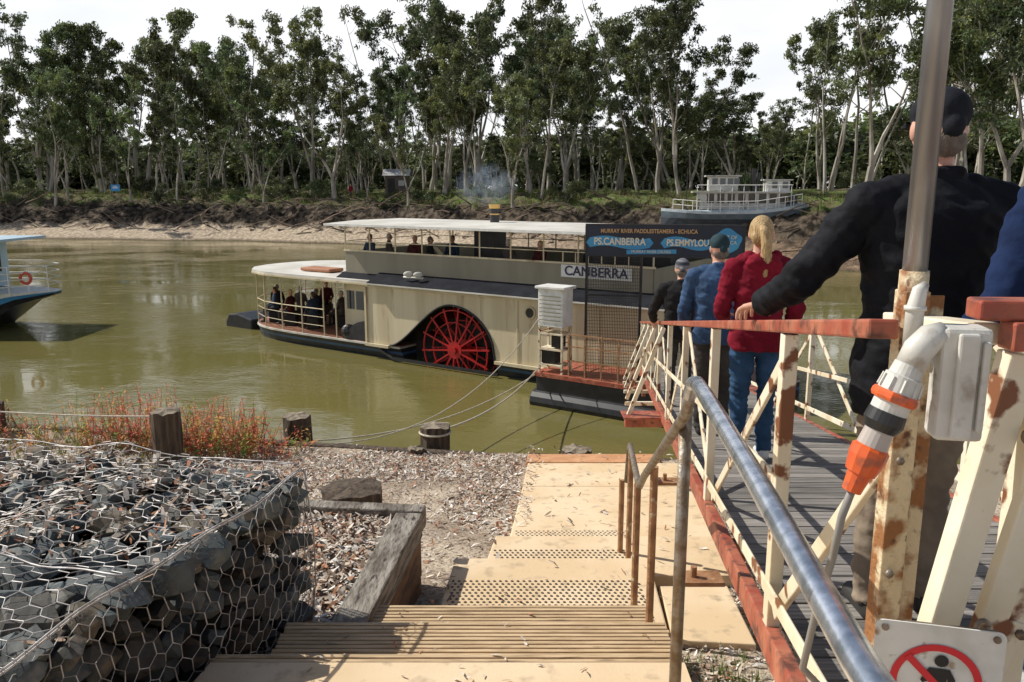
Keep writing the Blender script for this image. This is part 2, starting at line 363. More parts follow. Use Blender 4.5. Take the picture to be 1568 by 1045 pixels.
def fg():
    x=R.uniform(-80,45); y=yb(x)+R.uniform(9,24); return (x,y,far_z(x,y)-.05)
tufts('bank_grass',2400,fg,m_grass,.15,.7,lambda:R.choice([(.12,.17,.04),(.18,.17,.07),(.22,.18,.09),(.09,.12,.03),(.16,.22,.05)]),9,.035)
# ---------------------------------------------------------------- hut, blue sign
hut=empty('small_hut')
hx,hy=-13.4,95; hz=far_z(hx,hy)+.1
mb=MB(); mb.box((hx,hy,hz+1.0),(2.6,2,2.2)); obj('walls',mb,M('dark_timber',(.05,.04,.035),(.09,.07,.06),4),hut)
mb=MB()
for sgn in(-1,1):
    mb.beam((hx-1.6,hy+sgn*.62,hz+2.5),(hx+1.6,hy+sgn*.62,hz+2.5),1.5,.06,up=(0,sgn*.55,1))
obj('roof',mb,M('iron_roof',(.5,.5,.5),(.34,.33,.33),2,.5),hut)
mb=MB()
for sg_ in(-1,1):
    mb.prism([(hx+sg_*1.31,hy-1,hz+2.1),(hx+sg_*1.31,hy+1,hz+2.1),(hx+sg_*1.31,hy,hz+2.75)],(.03,0,0))
obj('gables',mb,m_dark,hut)
mb=MB(); mb.box((hx-.6,hy-1.02,hz+.9),(.8,.05,1.8)); obj('door',mb,m_dark,hut)
mb=MB(); mb.box((hx+.6,hy-1.02,hz+1.3),(.7,.05,.6)); obj('window',mb,M('pale_window',(.3,.32,.33),rough=.3),hut)
bs=empty('blue_sign'); bx,by=-48,yb(-48)+9.5; bz=far_z(bx,by)
mb=MB(); mb.box((bx,by,bz+2.4),(1.1,.05,.75)); obj('panel',mb,M('blue_panel',(.03,.25,.6),(.04,.3,.65),2),bs)
mb=MB(); mb.box((bx,by-.04,bz+2.4),(.7,.02,.12)); mb.box((bx,by-.04,bz+2.58),(.5,.02,.08)); obj('lettering',mb,m_white,bs)
mb=MB(); mb.tube([(bx-.4,by+.05,bz-.1),(bx-.4,by+.05,bz+2.7)],.04); mb.tube([(bx+.4,by+.05,bz-.1),(bx+.4,by+.05,bz+2.7)],.04); obj('posts',mb,m_galv2,bs)
# ================================================================ PADDLE STEAMER
ps=empty('paddle_steamer')
def B(s,b,z): return V((-4.82+.83*s+.56*b,25.7-.56*s+.83*b,z))
AS=V((.83,-.56,0)).normalized(); AB=V((.56,.83,0)).normalized(); AZ=V((0,0,1))
m_cream=M('cream_hull_paint',(.7,.61,.42),(.58,.49,.32),.7,.45,c3=(.3,.2,.1),s3=1.6,lo3=.56,hi3=.76,stretch=(2.4,2.4,.3))
m_bulw=M('grey_cream_paint',(.27,.245,.18),(.22,.2,.145),.8,.5,stretch=(2,2,.4))
m_roof=M('roof_canvas',(.68,.66,.6),(.54,.52,.46),.8,.6)
m_blue=M('blue_stripe',(.03,.08,.16),(.04,.1,.2),2,.4)
m_hred=M('wheel_red',(.5,.012,.012),(.36,.01,.01),4,.4)
m_deck=M('ship_deck',(.28,.12,.07),(.22,.1,.06),2,.6)
m_glass=M('window_glass',(.02,.025,.03),rough=.05,spec=.8)
m_brass=M('brass',(.6,.4,.15),rough=.3,metal=1)
W=[(-7.1,.0),(-7.0,.8),(-6.7,1.55),(-6,2.2),(-5,2.5),(-3.5,2.62),(0,2.64),(10,2.64),(11,2.2),(12.2,1.2),(13.2,.05)]
CB=2.64
def outline(z,k=1,s0=-7.1,s1=13.2,n=44,ds=0):
    ss=[s0+(s1-s0)*(i/n) for i in range(n+1)]
    if s0<-7: ss=[-7.1,-7.07,-7.0,-6.85,-6.7,-6.4]+[x for x in ss if x>-6.3]
    sn=list(ss)
    if s1>6: sn=sorted([x for x in ss if not 1.4<x<5.3]+[1.5,1.501,5.199,5.2])
    near=[B(s+ds,(CB-interp(s,W)*k) if not 1.5005<s<5.1995 else .8,z) for s in sn]; far=[B(s+ds,CB+interp(s,W)*k,z) for s in reversed(ss)]
    return near+far
def slab(mb,z0,z1,k0=1,k1=None,mi=0,**kw):
    k1=k1 or k0; a=outline(z0,k0,**kw); b=outline(z1,k1,**kw); n=len(a)
    mb.add(a+b,[tuple(reversed(range(n))),tuple(range(n,2*n))]+[(i,(i+1)%n,(i+1)%n+n,i+n) for i in range(n)],mi)
mb=MB(); slab(mb,-.6,.18,.88,.94); obj('hull',mb,m_black,ps)
mb=MB(); slab(mb,.182,.27,.945,.955); obj('hull_stripe',mb,m_blue,ps)
mb=MB(); slab(mb,.272,.4,.96,.98); obj('hull_strake',mb,m_black,ps)
mb=MB(); slab(mb,.402,.46,1.0); obj('deck_edge',mb,M('deck_edge',(.6,.58,.52),(.45,.42,.36),2),ps)
mb=MB(); slab(mb,.462,.48,.97); obj('main_deck',mb,m_deck,ps)
mb=MB(); mb.prism([B(-7.0,2.5,-.5),B(-7.0,2.5,.32),B(-7.6,2.5,.42),B(-8.3,2.5,.5),B(-8.7,2.5,.35),B(-8.75,2.5,-.5)],AB*.35); mb.beam(B(-8.0,2.2,.35),B(-6.7,1.9,.3),.3,.25)
mb.prism([B(-7.3,1.2,-.3),B(-7.3,1.2,.38),B(-8.2,1.2,.55),B(-8.7,1.2,.5),B(-8.9,1.2,.2),B(-8.9,1.2,-.3)],AB*1.3)
obj('rudder',mb,m_black,ps,bevel=.05)
def archz(s):
    if s<=1.1 or s>=5.22: return .487
    if s<3.6:
        t=(s-1.1)/2.5; t=t*t*(3-2*t); return .487+1.5*t**.85
    q=max(0,1-((s-3.6)/1.62)**2); return .487+1.5*math.sqrt(q)
for side,bb in((0,0.0),(1,5.28)):
    ss=sorted(set([.1,10.2]+list(np.linspace(1.1,5.22,50))+list(np.linspace(5.3,10.1,10)))); mb=MB()
    thick=.06 if side==0 else -.06
    for a,c in zip(ss[:-1],ss[1:]):
        za,zc=archz(a),archz(c)
        mb.add([B(a,bb,za),B(c,bb,zc),B(c,bb,2.42),B(a,bb,2.42),B(a,bb+thick,za),B(c,bb+thick,zc),B(c,bb+thick,2.42),B(a,bb+thick,2.42)],[(0,1,2,3),(7,6,5,4),(0,4,5,1)])
    obj('side_wall_near' if side==0 else 'side_wall_far',mb,m_cream,ps)
mb=MB()
mb.add([B(.1,0.03,.487),B(.1,5.25,.487),B(.1,5.25,2.42),B(.1,0.03,2.42)],[(0,1,2,3)]); mb.add([B(10.2,0.03,.487),B(10.2,5.25,.487),B(10.2,5.25,2.42),B(10.2,0.03,2.42)],[(0,1,2,3)])
obj('end_walls',mb,m_cream,ps)
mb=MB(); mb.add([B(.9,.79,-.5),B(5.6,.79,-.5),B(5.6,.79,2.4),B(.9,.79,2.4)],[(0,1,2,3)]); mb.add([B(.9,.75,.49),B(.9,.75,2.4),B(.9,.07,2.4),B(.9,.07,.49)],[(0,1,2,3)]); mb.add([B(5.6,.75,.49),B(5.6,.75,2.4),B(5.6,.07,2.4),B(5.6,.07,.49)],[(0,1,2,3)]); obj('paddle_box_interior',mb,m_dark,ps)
mb=MB(); pts=[B(s,-.02,archz(s)) for s in np.linspace(1.1,5.22,50)]; mb.tube(pts,.03,6); obj('arch_trim',mb,m_black,ps)
wc=B(3.65,.38,.6); mb=MB()
for db in(-.28,.2):
    c=wc+AB*db
    mb.ring(c,AS,AZ,1.22,.026,40,5); mb.ring(c,AS,AZ,.85,.02,32,5)
    for i in range(14):
        a=i*2*math.pi/14+.1; d=AS*math.cos(a)+AZ*math.sin(a); mb.beam(c+d*.1,c+d*1.3,.05,.045,up=AB)
    mb.tube([c-AB*.03,c+AB*.03],.27,20); 
mb.tube([wc-AB*.38,wc+AB*.36],.1,14)
obj('wheel_frame',mb,m_hred,ps)
mb=MB()
for i in range(14):
    a=i*2*math.pi/14+.1; d=AS*math.cos(a)+AZ*math.sin(a); t=AS*-math.sin(a)+AZ*math.cos(a); mb.box(wc+d*1.12+t*.04,(.3,.5,.03),(d,AB,t))
obj('wheel_floats',mb,M('wet_timber',(.07,.012,.01),(.035,.01,.009),5,.4),ps)
mb=MB(); mb.beam(B(.1,-.06,.44),B(1.1,-.06,.44),.1,.09); mb.beam(B(5.25,-.06,.44),B(10.2,-.06,.44),.1,.09); mb.beam(B(.05,-.03,2.36),B(10.25,-.03,2.36),.05,.08)
mb.beam(B(.1,-.03,.5),B(.1,-.03,2.31),.08,.05,up=AB)
for s in (6.0,8.6): mb.beam(B(s,-.02,.5),B(s,-.02,2.3),.03,.02,up=AB)
obj('wall_mouldings',mb,m_cream,ps)
mb=MB(); mb.beam(B(1.3,-.12,.1),B(5.4,-.12,.1),.07,.09); mb.beam(B(1.3,-.1,.12),B(.3,.2,.3),.07,.09); obj('paddle_guard',mb,m_black,ps)
mb=MB(); mb2=MB()
for s in(6.43,7.48): mb.tube([B(s,-.03,2.0),B(s,.02,2.0)],.15,20); mb2.ring(B(s,-.03,2.0),AS,AZ,.16,.025,24,6)
obj('portholes',mb,m_glass,ps); obj('porthole_rims',mb2,m_cream,ps)
mb=MB(); slab(mb,2.44,2.52,1.04,s0=-7.1,s1=.3,n=20)
obj('stern_awning',mb,m_roof,ps)
mb=MB(); slab(mb,2.38,2.438,1.05,s0=-7.1,s1=.3,n=20); obj('awning_fascia',mb,m_cream,ps)
mb=MB()
prof=[(-.2,2.42),(-.2,2.47),(.45,2.76),(4.83,2.76),(5.44,2.49),(5.44,2.44)]
mb.prism([B(.32,b,z) for b,z in prof],AS*10.2); mb.prism([B(-1.35,b,z+.085) for b,z in [(.1,2.44),(.45,2.6),(4.83,2.6),(5.2,2.44)]],AS*1.66)
obj('main_roof',mb,M('roof_black',(.014,.015,.02),(.022,.024,.03),2,.9,spec=.12),ps)
mb=MB(); mb.beam(B(.3,-.215,2.44),B(10.55,-.215,2.44),.025,.04); obj('gutter',mb,m_roof,ps)
mb=MB()
for b in(.45,4.83): mb.beam(B(-1.2,b,3.03),B(9.9,b,3.03),.04,.7)
for s in(-1.2,9.9): mb.beam(B(s,.475,3.03),B(s,4.805,3.03),.04,.7)
obj('upper_bulwark',mb,m_bulw,ps)
mb=MB()
for b in(.45,4.83): mb.beam(B(-1.25,b,3.41),B(9.95,b,3.41),.09,.05)
for b in(.45,4.83): mb.beam(B(-1.2,b,3.72),B(9.9,b,3.72),.025,.025)
for s in(-1.2,9.9): mb.beam(B(s,.45,3.72),B(s,4.83,3.72),.024,.024)
s=-1.2
while s<10:
    for b in(.45,4.83): mb.tube([B(s,b,3.4),B(s,b,4.24)],.025,6)
    s+=1.11
for s in(7.2,7.6,8.0,8.4,8.8,9.2): mb.beam(B(s,.45,3.43),B(s,.45,3.72),.03,.02,up=AB)
obj('upper_rails',mb,m_cream,ps)
mb=MB(); mb.prism([B(-1.75,b,z) for b,z in [(.05,4.24),(.05,4.29),(1.5,4.36),(3.8,4.36),(5.2,4.29),(5.2,4.24)]],AS*11.95); obj('upper_awning',mb,m_roof,ps)
mb=MB(); mb.beam(B(-1.75,.03,4.26),B(10.2,.03,4.26),.03,.07); mb.beam(B(-1.77,.05,4.26),B(-1.77,5.2,4.26),.03,.07); obj('awning_edge',mb,m_white,ps)
mb=MB(); mb.box(B(3.2,2.6,3.45),(.75,.75,1.58),(AS,AB,AZ)); mb.box(B(8.2,3.2,3.3),(2.6,1.4,1.2),(AS,AB,AZ)); obj('engine_casing',mb,m_black,ps)
mb=MB(); mb.tube([B(3.35,2.64,4.1),B(3.35,2.64,4.86)],.15,20); obj('funnel',mb,m_black,ps,smooth=False)
mb=MB(); mb.tube([B(3.35,2.64,4.8),B(3.35,2.64,4.93)],[.17,.2],20); mb.tube([B(3.35,2.64,4.6),B(3.35,2.64,4.64)],.165,20); obj('funnel_bands',mb,m_brass,ps)
mb=MB(); mb.box(B(-.65,1.9,1.45),(1.4,2.9,1.93),(AS,AB,AZ)); obj('stern_cabin',mb,m_cream,ps)
mb=MB(); 
for s in(-1.05,-.62,-.19): mb.box(B(s,.44,1.75),(.33,.02,.62),(AS,AB,AZ))
mb.box(B(-1.36,1.5,1.75),(.02,.8,.62),(AS,AB,AZ)); obj('cabin_windows',mb,m_glass,ps)
mb=MB(); pts=[]
for k in range(11):
    t=k/10; pts.append(B(-1.15+1.2*t,.08,.5+.62*math.sin(min(1,t*1.25)*math.pi/2)))
mb.prism(pts+[B(.05,.08,.49)],AB*.28); mb.sphere(B(-.95,.2,.72),(.26,.2,.24),12,8); obj('cowl_vent',mb,m_black,ps,smooth=False)
mb=MB()
for s in(-6.9,-6.3,-5.3,-4.2,-3.1,-2.0,-1.4):
    wv=interp(s,W)*.97
    for sg in(-1,1): mb.tube([B(s,CB+sg*wv,.47),B(s,CB+sg*wv,2.42)],.025,6)
for z in(.8,1.1,1.38):
    pts=[B(s,CB-interp(s,W)*.97,z) for s in(-2,-3.1,-4.2,-5.3,-6.3,-6.9,-7.05)]+[B(s,CB+interp(s,W)*.97,z) for s in(-7.05,-6.9,-6.3,-5.3,-4.2,-3.1,-2)]
    mb.tube(pts,.012 if z<1.3 else .02,6)
obj('stern_railing',mb,m_cream,ps)
mb=MB(); mb.box(B(-3.2,1.2,2.6),(1.5,.7,.12),(AS,AB,AZ)); obj('life_raft',mb,M('raft_orange',(.45,.2,.1),(.35,.15,.08),3),ps,bevel=.04)
mb=MB(); mb.sphere(B(1.9,.05,2.82),(.16,.05,.09),10,6); mb.sphere(B(2.3,.05,2.82),(.16,.05,.09),10,6); mb.tube([B(1.7,.05,2.72),B(2.5,.05,2.72)],.03); obj('deck_lamps',mb,m_roof,ps,smooth=True)
mb=MB()
for z in(.9,1.3): mb.tube([B(s,CB-interp(s,W)*.95,z) for s in(10.3,11,11.6,12.2,13.1)],.02,6)
for s in(10.4,11,11.6,12.2,13.0): mb.tube([B(s,CB-interp(s,W)*.95,.45),B(s,CB-interp(s,W)*.95,1.3)],.02,6)
obj('bow_railing',mb,m_cream,ps)
mb=MB(); mb.box(B(8.25,.405,3.2),(2.15,.03,.34),(AS,AB,AZ)); obj('name_board',mb,m_white,ps)
text('name_lettering','CANBERRA',.36,B(8.25,.38,3.2),AS,AZ,M('letter_navy',(.03,.03,.08)),ps,sx=1.05,off=.006)
# smoke
SR=(1.25,.8,.85); mb=MB(); sc=B(2.75,3.0,5.55); mb.sphere(sc,SR,20,12)
sm=bpy.data.materials.new('funnel_smoke'); sm.use_nodes=True; nt=sm.node_tree;N=nt.nodes;L=nt.links; N.remove(N['Principled BSDF'])
vs_=N.new('ShaderNodeVolumeScatter'); vs_.inputs['Color'].default_value=(.65,.8,1,1)
g=N.new('ShaderNodeNewGeometry'); s1=N.new('ShaderNodeVectorMath'); s1.operation='SUBTRACT'; s1.inputs[1].default_value=sc; L.new(g.outputs['Position'],s1.inputs[0])
s2=N.new('ShaderNodeVectorMath'); s2.operation='DIVIDE'; s2.inputs[1].default_value=SR; L.new(s1.outputs[0],s2.inputs[0]); s3=N.new('ShaderNodeVectorMath'); s3.operation='LENGTH'; L.new(s2.outputs[0],s3.inputs[0])
m1=N.new('ShaderNodeMapRange'); m1.inputs['From Min'].default_value=.9; m1.inputs['From Max'].default_value=.0; L.new(s3.outputs['Value'],m1.inputs['Value'])
mpp=N.new('ShaderNodeMapping'); mpp.inputs['Scale'].default_value=(1.3,1,.8); mpp.inputs['Rotation'].default_value=(0,.6,0); L.new(g.outputs['Position'],mpp.inputs[0])
n1=N.new('ShaderNodeTexNoise'); n1.inputs['Scale'].default_value=2.2; n1.inputs['Detail'].default_value=5; n1.inputs['Distortion'].default_value=1.4; L.new(mpp.outputs[0],n1.inputs['Vector'])
m2=N.new('ShaderNodeMapRange'); m2.inputs['From Min'].default_value=.43; m2.inputs['From Max'].default_value=.7; L.new(n1.outputs['Fac'],m2.inputs['Value'])
m3=N.new('ShaderNodeMath'); m3.operation='MULTIPLY'; L.new(m1.outputs[0],m3.inputs[0]); L.new(m2.outputs[0],m3.inputs[1]); m4=N.new('ShaderNodeMath'); m4.operation='MULTIPLY'; m4.inputs[1].default_value=2.1; L.new(m3.outputs[0],m4.inputs[0]); L.new(m4.outputs[0],vs_.inputs['Density']); L.new(vs_.outputs[0],N['Material Output'].inputs['Volume'])
obj('funnel_smoke',mb,sm)
# ================================================================ second steamer on far slip
s2e=empty('moored_paddle_steamer')
m_w2=M('aged_white_paint',(.6,.6,.57),(.46,.45,.42),1.2,.6,c3=(.25,.2,.16),s3=3,lo3=.6,hi3=.75)
def C(s,b,z): return V((12.3+s*.985,66.5+b-s*.17,2.75+z))
CS=V((.985,-.17,0)).normalized(); CBv=V((.17,.985,0)).normalized()
W2=[(0,.05),(.8,.7),(2,1.4),(4,1.8),(9,1.8),(10.5,1.4),(11.2,.9)]
SH=[(0,1.15),(3,.9),(7,.95),(11.2,1.6)]
def hull2(mb,z0,z1,k0,k1,mi=0):
    ss=np.linspace(0,11.2,20); a=[];b=[]
    for sg in(-1,1):
        seq=ss if sg<0 else ss[::-1]
        for s in seq:
            a.append(C(s,sg*interp(s,W2)*k0,z0*interp(s,SH))); b.append(C(s,sg*interp(s,W2)*k1,z1*interp(s,SH)))
    n=len(a); mb.add(a+b,[tuple(range(n,2*n))]+[(i,(i+1)%n,(i+1)%n+n,i+n) for i in range(n)],mi)
mb=MB(); hull2(mb,-.4,.35,.7,.95); obj('hull_lower',mb,M('hull_grey_blue',(.03,.04,.055),(.05,.065,.08),1),s2e)
mb=MB(); hull2(mb,.352,.8,.96,1.03); obj('hull_dark_band',mb,M('band_slate',(.08,.11,.14),(.12,.15,.18),1.5),s2e)
mb=MB(); hull2(mb,.802,1.0,1.035,1.05); obj('hull_white',mb,M('pale_blue_white',(.55,.62,.66),(.4,.47,.52),1.5),s2e)
mb=MB()
mb.box(C(6.3,0,1.75),(6.6,2.6,1.3),(CS,CBv,AZ)); mb.box(C(4.8,0,3.1),(2.3,1.7,1.1),(CS,CBv,AZ)); mb.box(C(9.0,0,2.9),(1.8,1.8,.9),(CS,CBv,AZ)); obj('deckhouse',mb,m_w2,s2e)
mb=MB()
mb.box(C(6.2,0,2.45),(7.6,3.2,.1),(CS,CBv,AZ)); mb.box(C(4.8,0,3.72),(2.8,2.2,.1),(CS,CBv,AZ)); mb.box(C(9.0,0,3.4),(2.2,2.2,.09),(CS,CBv,AZ)); obj('roofs',mb,m_w2,s2e)
mb=MB()
for s in(4.0,4.6,5.2,5.7): mb.box(C(s,-.87,3.25),(.42,.03,.55),(CS,CBv,AZ))
for s in np.arange(3.6,9.3,.8): mb.box(C(s,-1.32,1.95),(.55,.03,.75),(CS,CBv,AZ))
mb.box(C(8.6,-.92,3.0),(.4,.03,.5),(CS,CBv,AZ)); mb.box(C(9.4,-.92,3.0),(.4,.03,.5),(CS,CBv,AZ)); obj('windows',mb,m_glass,s2e)
mb=MB()
for s in np.arange(.8,11,.7):
    h=interp(s,SH); mb.tube([C(s,-interp(s,W2),h),C(s,-interp(s,W2),h+.8)],.028,4)
for dz__ in(.4,.8): mb.tube([C(s,-interp(s,W2),interp(s,SH)+dz__) for s in np.arange(.8,11,.7)],.026,4)
mb.tube([C(s,-1.5,3.0) for s in(2.5,9.8)],.028,4)
for s in np.arange(2.5,9.9,.9): mb.tube([C(s,-1.5,2.5),C(s,-1.5,3.0)],.025,4); mb.tube([C(s,-1.55,1.0),C(s,-1.55,2.4)],.035,4)
obj('railings',mb,m_white,s2e)
mb=MB(); mb.tube([C(7.2,0,2.4),C(7.2,0,4.3)],.2,12); mb.tube([C(7.7,.3,2.4),C(7.7,.3,4.0)],.12,12); mb.tube([C(2,0,1),C(2,0,4.4)],.04,6); mb.tube([C(6.5,0,3),C(6.5,0,5.0)],.03,6); mb.box(C(6.4,-.5,2.75),(.6,.5,.5),(CS,CBv,AZ)); mb.box(C(10.2,-.4,1.9),(.6,.6,.7),(CS,CBv,AZ)); mb.box(C(3.2,-.9,1.5),(.9,.5,.8),(CS,CBv,AZ)); obj('funnel',mb,m_black,s2e)
# ================================================================ left river boat
lb=empty('tour_boat')
def LBp(s,b,z): return V((-17.9-s,29.3+b+s*.05,z-.08))
mb=MB()
hs=[(0,.3,1.45,1.6),(1.2,1.1,1.1,1.58),(2.6,1.6,.2,1.55),(3.4,1.8,-.4,1.55),(14,1.9,-.5,1.55)]
for (z0k,z1k,mi) in((0,.45,0),(.45,.75,1),(.75,1,2)):
    vs=[];
    for s,wd,zb,zt in hs:
        for sg in(-1,1):
            for q in(z0k,z1k): vs.append(LBp(s,1.9+sg*wd*(.8+.2*q),zb+(zt-zb)*q))
    fs=[]
    for i in range(len(hs)-1):
        a=i*4;b=a+4; fs+=[(a,b,b+1,a+1),(a+2,a+3,b+3,b+2)]
        if mi==0: fs.append((a,a+2,b+2,b))
        if mi==2: fs.append((a+1,b+1,b+3,a+3))
    fs.append((0,1,3,2)); mb.add(vs,fs,mi)
obj('hull',mb,[m_black,M('boat_blue',(.05,.22,.42),(.06,.26,.48),1,.4),m_white],lb)
mb=MB(); mb.box(LBp(7.5,1.9,2.55),(9,3.0,1.9)); mb.box(LBp(6.3,1.9,3.56),(9.6,3.7,.1)); obj('cabin',mb,M('pale_blue_paint',(.4,.55,.66),(.5,.62,.7),1,.4),lb)
mb=MB()
for s in(3.9,5.1,6.3,7.5): mb.box(LBp(s,.39,2.8),(.95,.03,.8))
mb.box(LBp(2.98,1.9,2.7),(.03,2.4,1.0)); obj('windows',mb,m_glass,lb)
mb=MB()
for s in np.arange(.1,3.2,.5): mb.tube([LBp(s,1.9-min(1.8,.35+s*.9),1.58),LBp(s,1.9-min(1.8,.35+s*.9),2.6)],.02,5)
for z in(1.85,2.1,2.35,2.6): mb.tube([LBp(s,1.9-min(1.8,.35+s*.9),z) for s in(14,3.1,1.6,.1)]+[LBp(s,1.9+min(1.8,.35+s*.9),z) for s in(.1,1.6,3.1)],.018,5)
obj('railing',mb,m_white,lb)
mb=MB(); mb.ring(LBp(.65,.95,2.15),V((1,0,0)),AZ,.2,.055,24,8); obj('life_ring',mb,M('life_ring_red',(.6,.08,.05),(.7,.5,.45),3,.5,lo=.55,hi=.6),lb)
# ================================================================ PONTOON
pt=empty('landing_pontoon')
P=B
mb=MB(); mb.box(P(10.6,-1.1,.3),(5.6,1.55,.9),(AS,AB,AZ)); mb.tube([P(7.7,-1.75,.1),P(13.5,-1.75,.1)],.3,14); obj('float',mb,m_black,pt,bevel=.04)
mb=MB(); mb.box(P(10.6,-1.1,.8),(5.7,1.7,.1),(AS,AB,AZ)); obj('deck',mb,m_red,pt)
mb=MB()
for z in(1.25,1.6,1.9): mb.beam(P(8.75,-1.85,z),P(10.6,-1.85,z),.03,.03)
for s in np.arange(8.75,10.7,.45): mb.beam(P(s,-1.85,.85),P(s,-1.85,1.92),.035,.035,up=AB)
mb.beam(P(7.9,-.4,.85),P(7.9,-.4,1.9),.04,.04,up=AB)
mb.beam(P(7.9,-1.8,1.9),P(7.9,-.4,1.9),.03,.03); mb.beam(P(7.9,-1.8,1.4),P(7.9,-.4,1.4),.03,.03)
obj('railing',mb,m_rustpost,pt)
bt=empty('service_cabinet')
mb=MB(); mb.box(P(8.2,-1.6,2.5),(.72,.5,.95),(AS,AB,AZ)); mb.box(P(8.2,-1.6,3.01),(.85,.62,.07),(AS,AB,AZ)); obj('cabinet_box',mb,m_white,bt,bevel=.015)
mb=MB()
for q in np.arange(-.3,.31,.1): mb.box(P(8.2,-1.87,2.5+q),(.6,.015,.02),(AS,AB,AZ))
obj('louvres',mb,m_bulw,bt)
mb=MB()
for a in(-.33,.33):
    for b in(-.22,.22): mb.beam(P(8.2+a,-1.6+b,.85),P(8.2+a,-1.6+b,2.02),.05,.05,up=AB)
for z in(1.05,1.45,1.85): mb.box(P(8.2,-1.6,z),(.7,.5,.04),(AS,AB,AZ))
obj('stand',mb,m_cream_rust,bt)
mb=MB(); mb.box(P(8.1,-1.6,1.25),(.4,.36,.34),(AS,AB,AZ)); mb.box(P(8.3,-1.6,1.65),(.26,.3,.3),(AS,AB,AZ)); obj('stored_gear',mb,m_dark,bt,bevel=.02)
sg=empty('paddlesteamer_sign')
SL=V((1.78,19.1,0)); SRt=V((5.3,18.3,0)); sr=(SRt-SL).normalized(); snn=sr.cross(AZ).normalized()
cc=(SL+SRt)/2
mb=MB(); mb.box(cc+V((0,0,4.22)),(3.62,.06,.72),(sr,-snn,AZ)); obj('board',mb,M('sign_navy',(.012,.018,.035),(.02,.028,.05),1,.5),sg)
mb=MB(); 
for z in(3.85,4.59): mb.box(cc+V((0,0,z)),(3.66,.09,.03),(sr,-snn,AZ))
for e in(-1.82,1.82): mb.box(cc+sr*e+V((0,0,4.22)),(.03,.09,.7),(sr,-snn,AZ))
obj('frame',mb,m_black,sg)
m_sb=M('sign_blue',(.04,.26,.5),(.06,.34,.58),2,.4); m_gold=M('sign_gold',(.6,.36,.16),rough=.5); m_cr=M('sign_cream',(.75,.7,.56),rough=.5)
mb=MB(); f=cc+snn*.036
for x0,x1,z in((-1.72,-.32,4.17),(.02,1.08,4.17)):
    n=16; hw=.115
    lo_=[f+sr*(x0+(x1-x0)*i/n)+V((0,0,z-hw+.045*math.sin(i/n*6.28))) for i in range(n+1)]; hi_=[f+sr*(x0+(x1-x0)*i/n)+V((0,0,z+hw+.045*math.sin(i/n*6.28))) for i in range(n,-1,-1)]
    mb.prism(lo_+[f+sr*(x1+.09)+V((0,0,z+.0))]+hi_+[f+sr*(x0-.09)+V((0,0,z))],snn*.008)
mb.prism([f+sr*(-.85+1.15*i)+V((0,0,z)) for i,z in((0,4.0),(1,4.03),(1,3.93),(0,3.9))],snn*.006)
pts=[f+sr*(1.43+.32*math.cos(a)*(1+.08*math.sin(5*a)))+V((0,0,4.24+.27*math.sin(a)*(1+.08*math.cos(4*a)))) for a in np.linspace(0,2*math.pi,40,endpoint=False)]; mb.prism(pts,snn*.008)
obj('ribbons',mb,m_sb,sg)
f2=f+snn*.016
text('lettering_top','MURRAY RIVER PADDLESTEAMERS - ECHUCA',.13,f2+sr*-.35+V((0,0,4.44)),sr,AZ,m_gold,sg,sx=.85,off=.003)
text('lettering_a','PS.CANBERRA',.23,f2+sr*-1.02+V((0,0,4.19)),sr,AZ,m_cr,sg,sx=.84,off=.006)
text('lettering_b','PS.EMMYLOU',.21,f2+sr*.55+V((0,0,4.18)),sr,AZ,m_cr,sg,sx=.78,off=.006)
text('lettering_c','MURRAY RIVER CRUISES',.085,f2+sr*-.28+V((0,0,3.965)),sr,AZ,m_cr,sg)
text('lettering_d','PORT OF\nECHUCA',.12,f2+sr*1.43+V((0,0,4.26)),sr,AZ,m_cr,sg,sx=.9)
mb=MB()
for e in(-1.8,-.5,1.8): mb.beam(cc+sr*e+V((0,0,.8))-snn*.06,cc+sr*e+V((0,0,4.6))-snn*.06,.06,.06,up=sr)
mb.beam(cc+sr*-1.8+V((0,0,2.9)),cc+sr*-.5+V((0,0,2.9)),.04,.04)
obj('posts',mb,m_black,sg)
mb=MB()
for i in range(32): x=-1.78+i*.04; mb.beam(cc+sr*x+V((0,0,1.0)),cc+sr*x+V((0,0,3.83)),.01,.01,up=sr)
for i in range(36): z=1+i*.08; mb.beam(cc+sr*-1.8+V((0,0,z)),cc+sr*-.5+V((0,0,z)),.008,.008)
obj('mesh_screen',mb,m_black,sg)
# ================================================================ GANGWAY
gw=empty('gangway')
def dz(D): return 4.4-.165*D
def G(D,t,h=0): return V((.134*D+t,D,dz(D)+h))
t0,t1=.53,1.95
mb=MB(); D=-1.2
while D<17.4:
    c=R.uniform(.7,1.3); mb.beam(G(D,t0+.05,-.02),G(D,t1-.05,-.02),.135,.035,up=(0,.165,1),col=(c,c,c)); D+=.148
obj('deck_planks',mb,m_plank,gw,bevel=.003)
mb=MB()
for t in(t0,t1): mb.beam(G(-1.2,t,-.06),G(17.5,t,-.06),.05,.1)
mb.beam(G(1.56,t0,.985),G(17.5,t0,.985),.06,.04); mb.beam(G(.6,t1,.985),G(17.5,t1,.985),.06,.04)
for D in np.arange(0,17.5,1.8): mb.beam(G(D,t0+.03,-.12),G(D,t1-.03,-.12),.06,.1)
mb.beam(G(8.6,t0-.42,-.13),G(8.6,t0,-.13),.1,.12)
mb.box(G(8.6,t0-.2,-.06),(.5,.3,.02))
obj('red_chords',mb,m_red,gw,bevel=.006)
posts=[2.4,4.2,6,7.8,9.6,11.4,13.2,15,16.8]
mb=MB()
